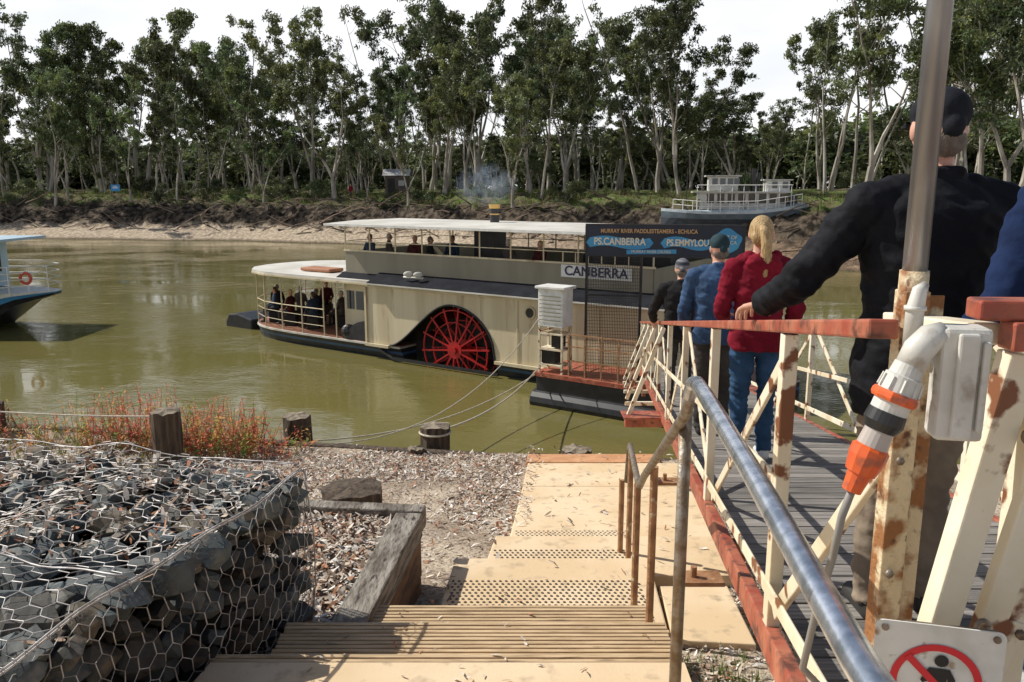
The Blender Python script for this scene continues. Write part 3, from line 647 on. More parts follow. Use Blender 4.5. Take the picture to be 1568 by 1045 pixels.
for t in(t0,t1):
    al=[.2,1.6]+posts if t==t1 else [1.6]+posts
    for D in al[(0 if t==t1 else 1):]: mb.beam(G(D,t,-.008),G(D,t,.962),.045,.045,up=(1,0,0))
    for i,(a,b) in enumerate(zip(al[:-1],al[1:])):
        if t==t0 and i==0: continue
        if i%2==0: mb.beam(G(a,t+.02,.0),G(b,t+.02,.95),.045,.015,up=(1,0,0))
        else: mb.beam(G(a,t+.02,.95),G(b,t+.02,.0),.045,.015,up=(1,0,0))
        mb.beam(G(a,t-.02,.5),G(b,t-.02,.5),.012,.04)
    mb.beam(G(1.6,t-.02,.12),G(17,t-.02,.12),.01,.05)
for D in(8.6,10.4,12.2,14): mb.beam(G(D,t0-.38,-.06),G(D,t0-.02,.93),.045,.045,up=(0,1,0)); mb.beam(G(D,t0-.4,-.12),G(D,t0,-.12),.05,.05)
obj('white_truss',mb,m_cream_rust,gw,bevel=.004)
mb=MB(); mb.beam((.81,1.6,4.05),(.81,1.6,5.2),.05,.05,up=(1,0,0)); mb.beam((.838,1.6,4.05),(.838,1.6,5.19),.006,.075,up=(1,0,0)); obj('rusty_end_post',mb,m_rusty,gw,bevel=.003)
mb=MB(); mb.beam((.885,1.36,5.12),(.775,1.36,4.5),.055,.045,up=(0,1,0)); mb.beam((.93,1.37,4.1),(.93,1.37,5.17),.055,.045,up=(1,0,0)); mb.beam((.81,1.64,4.84),(.85,2.36,4.06),.05,.02,up=(1,0,0))
mb.beam((.83,1.38,5.15),(.83,1.7,5.12),.06,.04); mb.beam((.86,1.35,4.5),(.94,1.35,4.9),.05,.03,up=(0,1,0))
mb.beam((.79,1.345,4.25),(.93,1.345,4.62),.045,.02,up=(0,1,0))
obj('end_frame',mb,m_cream_rust,gw,bevel=.004)
mb=MB(); mb.ring((.9,1.325,4.98),V((1,0,0)),AZ,.014,.004,14,6); mb.ring((.855,1.325,4.62),V((1,0,0)),AZ,.012,.004,14,6); mb.ring((.875,1.325,4.5),V((1,0,0)),AZ,.012,.004,14,6)
for z in(4.3,4.6,4.85,5.05): mb.tube([(.80,1.57,z),(.80,1.563,z)],.009,6); mb.tube([(.93,1.335,z),(.93,1.325,z)],.009,6)
obj('eye_bolts',mb,m_galv2,gw,smooth=True)
mb=MB(); mb.beam((.8,1.37,5.197),(1.4,1.30,5.2),.06,.035); mb.box((.87,1.34,5.155),(.05,.05,.05)); obj('red_end_rail',mb,m_red,gw,bevel=.005)
mb=MB()
for t in(t0+.1,t1-.1): mb.beam(G(17.3,t,-.15),V((G(17.3,t).x,17.3,.85)),.08,.08,up=(1,0,0))
obj('end_stand',mb,m_red,gw)
pole=empty('steel_pole'); mb=MB(); mb.tube([(.81,1.6,5.0),(.81,1.6,7.2)],.0235,24); obj('pipe',mb,m_pole,pole,smooth=True)
mb=MB(); mb.tube([(.81,1.6,5.1),(.81,1.6,5.24)],.028,20); obj('collar',mb,m_rusty,pole,smooth=True)
eb=empty('electrical_box'); m_ebox=M('grey_plastic',(.62,.61,.56),(.48,.46,.41),9,.45,c3=(.25,.2,.15),s3=25,lo3=.58,hi3=.78,bump=.1)
r_=V((.98,-.18,0))
mb=MB(); mb.box((.742,1.29,5.085),(.075,.06,.19),(r_,V((.18,.98,0)),AZ)); obj('box_body',mb,m_ebox,eb,bevel=.008)
mb=MB(); mb.box((.735,1.256,5.085),(.032,.012,.175),(r_,V((.18,.98,0)),AZ)); mb.box((.762,1.252,5.085),(.012,.012,.15),(r_,V((.18,.98,0)),AZ)); obj('box_lid',mb,m_ebox,eb,bevel=.004)
mb=MB(); mb.tube([(.68,1.33,5.14),(.68,1.33,5.2),(.685,1.33,5.235),(.695,1.33,5.245)],[.015,.015,.012,.006],14); mb.tube([(.71,1.29,5.165),(.69,1.29,5.16),(.672,1.29,5.14),(.66,1.29,5.11)],[.022,.024,.025,.024],18)
mb.tube([(.68,1.33,5.2),(.68,1.33,5.207)],.018,14)
obj('conduit',mb,m_ebox,eb,smooth=True)
d0=V((.66,1.29,5.115)); d1=V((.575,1.29,4.88)); pd=(d1-d0).normalized()
m_or=M('orange_plastic',(.75,.13,.03),(.6,.1,.03),20,.35,c3=(.3,.1,.06),s3=40,lo3=.56,hi3=.72); m_blk=M('black_plastic',(.02,.02,.02),rough=.4); m_clr=M('clear_plastic',(.45,.4,.36),rough=.15)
def at(k): return d0+pd*k
mb=MB(); mb.tube([at(0),at(.02),at(.022),at(.05)],[.024,.026,.03,.032],24); mb.tube([at(.066),at(.085)],.03,24)
for k in range(10):
    a=k*.628; s_=pd.cross(V((0,1,0))).normalized(); q=s_*math.cos(a)+V((0,1,0))*math.sin(a); mb.beam(at(.026)+q*.031,at(.048)+q*.033,.004,.004)
obj('socket',mb,m_ebox,eb,smooth=False)
mb=MB(); mb.tube([at(.05),at(.055),at(.062),at(.067)],[.036,.039,.039,.036],10); mb.tube([at(.15),at(.155),at(.17),at(.2)],[.026,.031,.031,.025],12); mb.tube([at(.2),at(.235)],[.02,.016],12); obj('coupling',mb,m_or,eb)
mb=MB(); mb.tube([at(.085),at(.105),at(.12)],[.031,.033,.026],24); obj('plug_ring',mb,m_blk,eb)
mb=MB(); mb.tube([at(.12),at(.15)],[.024,.026],20); obj('plug_body',mb,m_clr,eb)
mb=MB(); e=at(.235); mb.tube([e-pd*.01,e+V((-.008,.01,-.05)),e+V((-.01,.03,-.14)),e+V((-.018,.06,-.25)),e+V((-.02,.1,-.4)),e+V((.1,.2,-.55))],.007,8); obj('cable',mb,M('cable_grey',(.25,.24,.22)),eb,smooth=True)
ns=empty('no_entry_sign'); nc=V((.715,1.215,4.585)); nr=V((.97,-.24,0)).normalized(); nn=nr.cross(AZ).normalized()
def NQ(x,z,d=0): return nc+nr*x+AZ*z+nn*d
mb=MB(); rr=.012; W_,H_=.1,.1; pts=[]
for cx,cz,a0 in((W_-rr,H_-rr,0),(-W_+rr,H_-rr,90),(-W_+rr,-H_+rr,180),(W_-rr,-H_+rr,270)):
    for k in range(5): a=rad(a0+k*22.5); pts.append(NQ(cx+rr*math.cos(a),cz+rr*math.sin(a)))
mb.prism(pts,nn*-.003); obj('plate',mb,M('sign_white',(.72,.72,.68),(.6,.6,.55),14,.4,c3=(.3,.2,.12),s3=30,lo3=.6,hi3=.7),ns)
mb=MB()
n=40; o=[];i_=[]
cr=.072
for k in range(n): a=2*math.pi*k/n; o.append(NQ(cr*math.cos(a),-.005+cr*math.sin(a),.002)); i_.append(NQ((cr-.012)*math.cos(a),-.005+(cr-.012)*math.sin(a),.002))
mb.add(o+i_,[(k,(k+1)%n,(k+1)%n+n,k+n) for k in range(n)])
a=rad(135); dx,dz_=math.cos(a),math.sin(a); q=cr-.006
mb.add([NQ(dx*q-dz_*.006,-.005+dz_*q+dx*.006,.0035),NQ(dx*q+dz_*.006,-.005+dz_*q-dx*.006,.0035),NQ(-dx*q+dz_*.006,-.005-dz_*q-dx*.006,.0035),NQ(-dx*q-dz_*.006,-.005-dz_*q+dx*.006,.0035)],[(0,1,2,3)])
obj('red_symbol',mb,M('sign_red',(.65,.03,.04),rough=.4),ns)
mb=MB(); mb.add([NQ(.006+.011*math.cos(k*.5236),.038+.011*math.sin(k*.5236),.0026) for k in range(12)],[tuple(range(12))])
mb.add([NQ(x,z,.0026) for x,z in((-.012,.024),(.02,.024),(.03,.005),(.026,-.01),(.02,-.008),(.017,.008),(.012,-.04),(.004,-.04),(.003,-.012),(-.001,-.012),(-.01,-.04),(-.018,-.04),(-.009,.0),(-.02,-.005),(-.024,.0))],[tuple(range(15))]); obj('figure_symbol',mb,m_blk,ns)
mb=MB()
for x in(-.085,.085): mb.tube([NQ(x,.088,.0),NQ(x,.088,.004)],.006,10)
mb.beam(NQ(-.05,.08,-.012),NQ(.09,.08,-.012),.012,.03); obj('bolts',mb,m_galv2,ns)
# ================================================================ STAIRS AND PATH
st=empty('stairs')
m_tread=M('tread_timber',(.62,.46,.28),(.46,.33,.19),3,.8,stretch=(1.5,14,4),bump=.3,bscale=8,c3=(.25,.17,.1),s3=4,lo3=.58,hi3=.75)
m_sand=M('painted_concrete',(.76,.6,.4),(.68,.51,.31),1.6,.85,c3=(.42,.32,.21),s3=9,lo3=.56,hi3=.76,bump=.25,bscale=60,bdist=.006)
m_orange=M('orange_edge',(.6,.32,.16),(.5,.24,.11),5,.8,bump=.2)
m_stud=M('grip_stud',(.06,.055,.045),(.14,.11,.08),20,.7)
treads=[(-2.5,1.72,3.80),(1.72,2.26,3.64),(2.26,2.80,3.47),(2.80,3.34,3.30),(3.34,3.88,3.13),(3.88,4.36,2.96)]
mb=MB(); mbr=MB()
for i,(a,b,z) in enumerate(treads):
    xl=-1.5+ .12*max(0,a-2.2); xl2=-1.5+.12*max(0,b-2.2)
    if i==5: xl=-.98; xl2=-.9
    if i==4: xl=-1.22;xl2=-1.2
    xr=.78 if i<4 else .82
    pts=[V((xl,a,z)),V((xr,a,z)),V((xr,b,z)),V((xl2,b,z))]
    mb.prism([p-V((0,0,.031)) for p in pts],(0,0,-.5))
    tp=[V((xl,a,z-.03)),V((xr,a,z-.03)),V((xr,b+.012,z-.03)),V((xl2,b+.012,z-.03))]
    if i<3:
        mb.prism(tp,(0,0,.03))
    else:
        e=b-(.075 if i==3 else .3 if i==4 else .44)
        mb.prism([V((xl,a,z-.03)),V((xr,a,z-.03)),V((xr,e,z-.03)),V((xl2,e,z-.03))],(0,0,.03))
        y=e+.018
        while y<b+.01:
            dx=R.uniform(-.008,.008)
            mbr.box(((xl2+xr)/2+dx,y,z-.014+R.uniform(-.0015,.0015)),(xr-xl2,.026,.028)); y+=.036
obj('steps',mb,m_sand,st); obj('ridged_treads',mbr,m_tread,st,bevel=.004)
pa=empty('concrete_path')
mb=MB(); mbo=MB(); mbs=MB()
def studs(xa,xb,ya,yb_,z,sl=0):
    y=ya; k=0
    while y<yb_:
        x=xa+(k%2)*.018
        while x<xb: mbs.tube([V((x,y,z-sl*(y-ya))),V((x,y,z+.005-sl*(y-ya)))],.0105,6); x+=.042
        y+=.042; k+=1
for (a,b,z,xl,xr) in [(4.37,5.64,2.65,-.53,.98),(5.65,6.36,2.50,-.24,1.78)]:
    mb.prism([V((xl,a,z)),V((xr,a,z)),V((xr+.06,b,z)),V((xl+.1,b,z))],(0,0,-.5))
studs(-.42,.92,4.68,5.28,2.65); studs(-.14,1.0,5.74,6.1,2.5); studs(.04,1.05,6.56,6.92,2.336,.112)
mb.prism([V((-.05,6.37,2.36)),V((1.85,6.37,2.36)),V((2.1,8.5,2.12)),V((.12,8.5,2.12))],(0,0,-.3))
mb.prism([V((.12,8.52,2.115)),V((2.1,8.52,2.115)),V((2.25,9.7,1.97)),V((.2,9.7,1.97))],(0,0,-.3))
mbo.prism([V((.18,9.72,1.975)),V((1.9,9.72,1.975)),V((1.95,10.35,1.87)),V((.22,10.35,1.87))],(0,0,-.35))
obj('slabs',mb,m_sand,pa,bevel=.012); obj('orange_edge',mbo,m_orange,pa,bevel=.012); obj('grip_studs',mbs,m_stud,pa)
mb=MB(); mb.prism([V((1.0,4.5,2.66)),V((1.5,4.45,2.66)),V((1.55,5.3,2.6)),V((1.06,5.3,2.6))],(0,0,-.2)); obj('side_slab',mb,m_sand,pa,bevel=.01)
hr=empty('handrail'); mb=MB()
main=[(.42,.2,4.79),(.456,.94,4.79),(.53,1.7,4.79),(.585,2.35,4.79),(.598,2.5,4.785),(.607,2.6,4.76),(.617,2.68,4.70)]
mb.tube(main,.0245,20); obj('top_rail',mb,m_galv,hr,smooth=True)
mb=MB(); mb.tube([(.617,2.68,4.70),(.635,2.8,4.6),(.75,4.3,3.8),(.775,4.6,3.62),(.79,4.75,3.6),(.9,5.75,3.47),(.915,5.9,3.46),(.92,5.98,3.4),(.91,6.0,3.12)],.021,14); obj('lower_rail',mb,m_galv2,hr,smooth=True)
mb=MB(); mb.tube([(.68,3.0,3.25),(.68,3.0,4.55)],.025,16); mb.sphere((.68,3.0,4.55),(.026,.026,.012),14,6); mb.tube([(.44,.6,3.7),(.44,.6,4.77)],.024,14); obj('grey_post',mb,m_galv2,hr,smooth=True)
mb=MB(); 
for x,y,z0,z1 in((.77,4.1,2.85,3.93),(.765,4.6,2.65,3.64),(.9,5.75,2.4,3.46),(.88,6.05,2.35,3.12)): mb.tube([(x,y,z0),(x,y,z1)],.022,12); mb.tube([(x,y,z0+.1),(x,y,z0+.112)],.05,12)
obj('brown_posts',mb,m_rustpost,hr,smooth=False)
mb=MB()
for D in(3.4,5.6): mb.box(G(D,t0-.12,-.2),(.2,.12,.02)); mb.tube([G(D,t0-.15,-.19),G(D,t0-.15,-.14)],.015,8)
mb.tube([(.72,3.1,3.2),(.75,3.4,3.13),(.8,3.7,2.9),(.9,4.0,2.72)],.009,6)
obj('mooring_brackets',mb,m_rustpost,gw)
# ================================================================ POSTS, STUMPS, TIMBERS
m_log=M('old_log',(.12,.085,.055),(.05,.035,.025),6,.9,stretch=(3,3,.5),bump=.8,bscale=16,bdist=.02)
m_logtop=M('log_end',(.3,.25,.18),(.14,.11,.08),9,.9,bump=.4)
def log(name,x,y,z0,z1,r,seed,top=None):
    mb=MB(); n=18; k=5; rr=random.Random(seed); ph=[rr.uniform(.9,1.08) for _ in range(n)]
    for i in range(k):
        z=z0+(z1-z0)*i/(k-1)
        for j in range(n):
            a=2*math.pi*j/n; q=r*ph[j]*(1+.04*rr.uniform(-1,1)); zz=z+(rr.uniform(-.03,.02) if i==k-1 else 0); mb.v.append((x+q*math.cos(a),y+q*math.sin(a),zz))
    for i in range(k-1):
        for j in range(n): mb.f.append((i*n+j,i*n+(j+1)%n,(i+1)*n+(j+1)%n,(i+1)*n+j)); mb.m.append(0)
    mb.v.append((x,y,z1+.02)); c=len(mb.v)-1
    for j in range(n): mb.f.append(((k-1)*n+j,(k-1)*n+(j+1)%n,c)); mb.m.append(1)
    obj(name,mb,[m_log,top or m_logtop])
log('mooring_post',-1.13,11.25,1.2,2.0,.21,1); log('mooring_post',-3.25,11.6,1.2,2.05,.2,2); log('mooring_post',-4.5,10.0,1.5,2.58,.18,3); log('mooring_post',-8.0,11.8,1.3,2.2,.2,4)
log('mooring_post',-1.35,10.75,1.4,1.82,.12,5); log('mooring_post',.9,10.6,1.2,1.86,.2,6); log('tree_stump',-1.68,7.9,1.9,2.34,.33,7,m_log)
mb=MB()
pe=[(-14,13.1),(-8,12.15),(-3.9,11.35),(.14,10.62),(.22,10.6)]
for a,b in zip(pe[:-1],pe[1:]): mb.beam((a[0],a[1]-.02,1.68),(b[0],b[1]-.02,1.68),.16,.16)
mb.beam((.22,10.5,1.72),(3,10.2,1.7),.16,.2)
obj('bank_edging_log',mb,m_log,bevel=.03)
tb=empty('timber_retaining_box'); m_tim=M('grey_sleeper',(.3,.27,.23),(.12,.1,.08),4,.9,stretch=(3,1,8),bump=1,bscale=14,bdist=.02,c3=(.04,.03,.025),s3=9,lo3=.6,hi3=.7); m_tim2=M('brown_sleeper',(.2,.11,.055),(.09,.05,.03),4,.9,stretch=(3,1,6),bump=.8,bscale=12)
mb=MB(); mb.beam((-.77,5.62,2.93),(-.93,3.95,2.93),.2,.19); mb.beam((-.67,5.73,2.93),(-1.75,5.85,2.93),.14,.17); obj('top_sleepers',mb,m_tim,tb,bevel=.012)
mb=MB(); mb.beam((-.77,5.6,2.68),(-.93,3.95,2.68),.18,.3); mb.beam((-.77,5.6,2.4),(-.93,3.95,2.4),.17,.25); mb.beam((-.72,5.73,2.6),(-1.75,5.85,2.6),.12,.48)
obj('side_sleepers',mb,m_tim2,tb,bevel=.012)
mb=MB(); nx=14
for i in range(nx):
    for j in range(nx):
        x=-1.9+i*1.05/(nx-1); y=3.7+j*2.05/(nx-1); mb.v.append((x,y,2.94+.02*nz3(x*5,y*5)))
for i in range(nx-1):
    for j in range(nx-1): mb.f.append((i*nx+j,(i+1)*nx+j,(i+1)*nx+j+1,i*nx+j+1)); mb.m.append(0)
obj('fill',mb,m_gnd,tb,smooth=True)
# ================================================================ GABION
gb=empty('gabion_basket')
BR=V((-1.2,4.23,0)); e1=V((-.55,-2.23,0)).normalized(); e2=V((-.97,.24,0)).normalized()
def top_z(a,b): return 3.84+.08*nz3(a*2.2,b*2.2,1)+.03
def GT(a,b,dz_=0): p=BR+e1*a+e2*b; return V((p.x,p.y,top_z(a,b)+dz_))
def GR(a,z,d=0):
    p=BR+e1*a-e2*(.03*math.sin(a*3)+.05*math.sin(min(1,max(0,(z-2.9)/.95))*3.14)+d); return V((p.x,p.y,z))
def GBk(b,z,d=0):
    p=BR+e2*b-e1*(.04+d); return V((p.x,p.y,z))
rocks=[]
for k in range(14):
    bm=bmesh.new(); rr=random.Random(100+k)
    for i in range(16):
        d=V((rr.gauss(0,1),rr.gauss(0,1),rr.gauss(0,1))).normalized()*rr.uniform(.8,1.05); bm.verts.new(d)
    bmesh.ops.convex_hull(bm,input=bm.verts)
    bm.verts.ensure_lookup_table(); bm.verts.index_update()
    used=[v for v in bm.verts if v.link_faces]; idx={v:i for i,v in enumerate(used)}
    rocks.append(([v.co.copy() for v in used],[tuple(idx[v] for v in f.verts) for f in bm.faces])); bm.free()
mb=MB()
def rock(c,s,shade=1):
    vs,fs=R.choice(rocks); q=Matrix.Rotation(R.uniform(0,6.28),3,V((R.gauss(0,1),R.gauss(0,1),R.gauss(0,1))).normalized())
    sc=V((s*R.uniform(.8,1.4),s*R.uniform(.7,1.0),s*R.uniform(.5,.8)))
    g=R.uniform(.45,1.3)*shade; col=R.choice([(1,1.04,1.03),(.92,1.02,1.05),(1,.98,.92),(1.2,1.02,.85)]) if R.random()<.9 else (1.5,1.1,.75)
    rt=Matrix.Rotation(R.uniform(0,6.28),3,'Z')@Matrix.Rotation(R.gauss(0,.35),3,'X')
    mb.add([c+rt@V((p.x*sc.x,p.y*sc.y,p.z*sc.z)) for p in [q@v for v in vs]],fs,0,tuple(g*x for x in col))
a=0.05
while a<3.4:
    b=.06
    while b<3.2:
        rock(GT(a+R.uniform(-.05,.05),b+R.uniform(-.05,.05),-.09+R.uniform(-.03,.025)),R.uniform(.08,.15)); b+=.165
    a+=.155
a=0.04
while a<3.4:
    z=2.9
    while z<3.85: rock(GR(a+R.uniform(-.04,.04),z+R.uniform(-.03,.03),-.09),R.uniform(.08,.135),.62); z+=.145  # right-face stones get a darker colour, painting in the shade on that side
    a+=.16
b=.05
while b<3.2:
    z=2.6
    while z<3.85: rock(GBk(b,z,-.1),R.uniform(.08,.12)); z+=.14
    b+=.15
obj('rocks',mb,M('bluestone',(.135,.15,.15),(.075,.085,.088),9,.75,attr=True,bump=.5,bscale=30,bdist=.01,c3=(.24,.21,.17),s3=14,lo3=.56,hi3=.75),gb)
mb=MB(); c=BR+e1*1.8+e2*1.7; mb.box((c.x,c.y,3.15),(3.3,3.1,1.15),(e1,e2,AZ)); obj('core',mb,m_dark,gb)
def hexnet(mb,f,A,Bn,w=.088,h=.11,r=.0021):
    seen=set()
    cols=int(A/w)+1; rows=int(Bn/(h*.75))+1
    for i in range(cols):
        for j in range(rows):
            cx=i*w+(j%2)*w/2; cy=j*h*.75
            pv=[(cx,cy+h/2),(cx+w/2,cy+h/4),(cx+w/2,cy-h/4),(cx,cy-h/2),(cx-w/2,cy-h/4),(cx-w/2,cy+h/4)]
            for k in range(6):
                p,q=pv[k],pv[(k+1)%6]
                if not all(0<=t[0]<=A and 0<=t[1]<=Bn for t in(p,q)): continue
                kk=tuple(sorted([(round(p[0],3),round(p[1],3)),(round(q[0],3),round(q[1],3))]))
                if kk in seen: continue
                seen.add(kk); double=k in(1,4)
                mb.tube([f(*p),f(*q)],r*(1.5 if double else 1),4,cap=False)
def jit(x,y): return .05*nz3(x*3.3,y*3.3,9),.05*nz3(x*3.3,y*3.3,19),.03*abs(nz3(x*6,y*6,5))
mb=MB()
def fT(a,b):
    j=jit(a,b); return GT(a+j[0],b+j[1],.02+j[2])
def fR(a,z):
    j=jit(a,z+5); return GR(a+j[0],2.88+z+j[1],.025+j[2])
hexnet(mb,fT,3.3,3.1); hexnet(mb,fR,3.3,.98); hexnet(mb,lambda b,z:GBk(b,2.9+z,.05),3.1,.95)
for off in(0,.012):
    mb.tube([GR(a,3.87+off+.01*math.sin(a*9),.03) for a in np.arange(0,3.3,.1)],.004,6)
mb.tube([GR(0,z,.04) for z in(2.9,3.2,3.5,3.87)],.004,6); mb.tube([GT(-.03,b,.01) for b in np.arange(0,3.1,.1)],.004,6); mb.tube([GT(1.35+.01*math.sin(b*20),b,.03) for b in np.arange(0,3.1,.05)],.005,6)
for k in range(60):
    a=k*.05; p=GR(a,3.87,.03); mb.ring(p,e1.cross(AZ),AZ,.012,.002,6,4)
obj('wire_mesh',mb,M('gal_wire',(.58,.56,.54),(.33,.3,.28),12,.5,.3),gb,smooth=True)
# ================================================================ MULCH CHIPS
def chips(name,n,fpos,mat,l0,l1,parent=None,tilt=.35):
    mb=MB(); pal=[(.65,.59,.52),(.5,.42,.34),(.75,.71,.65),(.35,.25,.18),(.4,.2,.12),(.6,.52,.42),(.18,.13,.1)]
    i=0
    while i<n:
        p=fpos()
        if p is None: continue
        i+=1
        l=R.uniform(l0,l1); wd=l*R.uniform(.12,.4); a=R.uniform(0,6.28); tl=R.gauss(0,tilt)
        d=V((math.cos(a)*math.cos(tl),math.sin(a)*math.cos(tl),math.sin(tl))); s=V((-math.sin(a),math.cos(a),R.gauss(0,.3))).normalized()
        c=V(p)+V((0,0,.006+abs(math.sin(tl))*l*.4)); k=R.uniform(.7,1.25); cc_=tuple(x*k for x in R.choice(pal)); up=d.cross(s).normalized()*l*R.uniform(-.12,.15)
        mb.add([c-d*l/2-s*wd*.3,c-d*l/2+s*wd*.35,c+s*wd*.5+up,c+d*l/2+s*wd*.15,c+d*l/2-s*wd*.2,c-s*wd*.5+up],[(0,5,2,1),(5,4,3,2)],0,cc_)
    return obj(name,mb,mat,parent)
m_chip=M('bark_chips',(1,1,1),attr=True,rough=.9,spec=.15)
def fm():
    y=3.8+(R.random()**.75)*7.6; x=R.uniform(-5.5,2.4)
    if y>ye(x)-.05: return None
    if x<-.95 and y<5.9: return None
    lft=-.55 if y<5.64 else(-.25 if y<6.37 else -.05+(y-6.37)*.06); rt=1.05 if y<5.66 else (1.9+(y-6)*.1)
    edge=x>lft-.0 and x<lft+.16
    if lft<x<rt and R.random()>(.25 if edge else .02): return None
    if x<-.6 and y<5.75: return None
    if nz3(x*.55,y*.55,2)>.15 and R.random()<.85: return None
    z=gz(x,y)
    if lft<x<rt: z= 2.655 if y<5.64 else 2.505 if y<6.37 else 2.36-(y-6.37)*.112+.005
    return (x,y,z)
chips('bark_mulch',20000,fm,m_chip,.03,.09)
chips('box_mulch',3200,lambda:(R.uniform(-1.8,-.9),R.uniform(3.8,5.72),2.955),m_chip,.04,.1,tb)
chips('leaf_litter',3600,lambda:(lambda a,b:tuple(GT(a,b,R.uniform(-.06,.0))) if nz3(a*1.6,b*1.6,33)>-.05 else None)(R.uniform(0,3.2),R.uniform(0,3)),m_chip,.03,.09,gb,.5)
def fs():
    y=R.uniform(3.0,4.35); z=3.13 if 3.34<y<3.88 else 2.96 if y>=3.88 else 3.30
    return (R.uniform(-.95,.75),y,z)
chips('fallen_leaves',110,fs,m_chip,.02,.05)
chips('side_litter',1300,lambda:(lambda x,y:(x,y,gz(x,y)+.005))(R.uniform(.8,1.5),R.uniform(3.2,7)),m_chip,.03,.07)
# ================================================================ WEEDS
mb=MB()
for i in range(620):
    x=R.choice([R.gauss(-5.3,.7),R.gauss(-3.9,.45),R.uniform(-8,-2.9)])
    y=ye(x)-R.uniform(.1,1.2); 
    if x>-2.8: continue
    z=gz(x,y); red=R.random()
    h=R.uniform(.3,1.05)*(1 if -6.4<x<-3.4 else .5)*(.6+.7*abs(nz3(x*1.5,1)*2))
    tip=V((x+R.gauss(0,.12),y+R.gauss(0,.12),z+h)); b=V((x,y,z))
    c=R.choice([(.65,.17,.09),(.68,.28,.09),(.55,.13,.1),(.68,.42,.13),(.25,.34,.07),(.6,.36,.2)])
    mb.tube([b,(b+tip)/2+V((R.gauss(0,.02),0,0)),tip],[.005,.004,.002],3,col=(c[0]*.8,c[1]*.8,c[2]))
    for k in range(int(24*h)+5):
        t=R.uniform(.15,1); p=b.lerp(tip,t); a=R.uniform(0,6.28); l=R.uniform(.025,.065); d=V((math.cos(a),math.sin(a),R.uniform(-.1,.8)))*l; s=V((-math.sin(a),math.cos(a),0))*l*.22; kk=R.uniform(.7,1.3)
        cc_=(c[0]*kk,c[1]*kk,c[2]*kk) if t>.35 or red<.4 else (.12,.2,.05)
        mb.add([p,p+d*.5+s,p+d,p+d*.5-s],[(0,1,2,3)],0,cc_)
obj('red_weeds',mb,m_grass)
def gl():
    x=R.uniform(-9,-4.2); y=ye(x)-R.uniform(.2,3.0); return (x,y,gz(x,y))
tufts('green_grass',520,gl,m_grass,.04,.13,lambda:R.choice([(.12,.19,.03),(.2,.22,.05),(.25,.2,.08)]),10,.005)
tufts('path_weeds',30,lambda:(lambda x,y:(x,y,gz(x,y)))(R.uniform(1.0,1.4),R.uniform(3.7,4.3)),m_grass,.03,.1,lambda:(.15,.22,.04),10,.004)
mb=MB()
def rope(a,b,sag,r=.016,n=16):
    a=V(a);b=V(b); pts=[a.lerp(b,i/n)-V((0,0,sag*4*(i/n)*(1-i/n))) for i in range(n+1)]; mb.tube(pts,r,5)
rope(P(7.8,-1.7,.95),(-1.13,11.25,1.9),.25,.018); rope(P(7.8,-1.6,2.3),(-3.2,11.55,1.6),.9,.013); rope(P(7.8,-1.8,.8),(-3.9,11.4,1.7),.5,.016)
rope((-4.5,10,2.5),(-9,9.8,2.9),.1,.012)
mb.ring((-1.13,11.25,1.9),V((1,0,0)),V((0,1,0)),.225,.018,20,5)
obj('mooring_ropes',mb,M('rope',(.6,.54,.42),(.4,.35,.27),30))
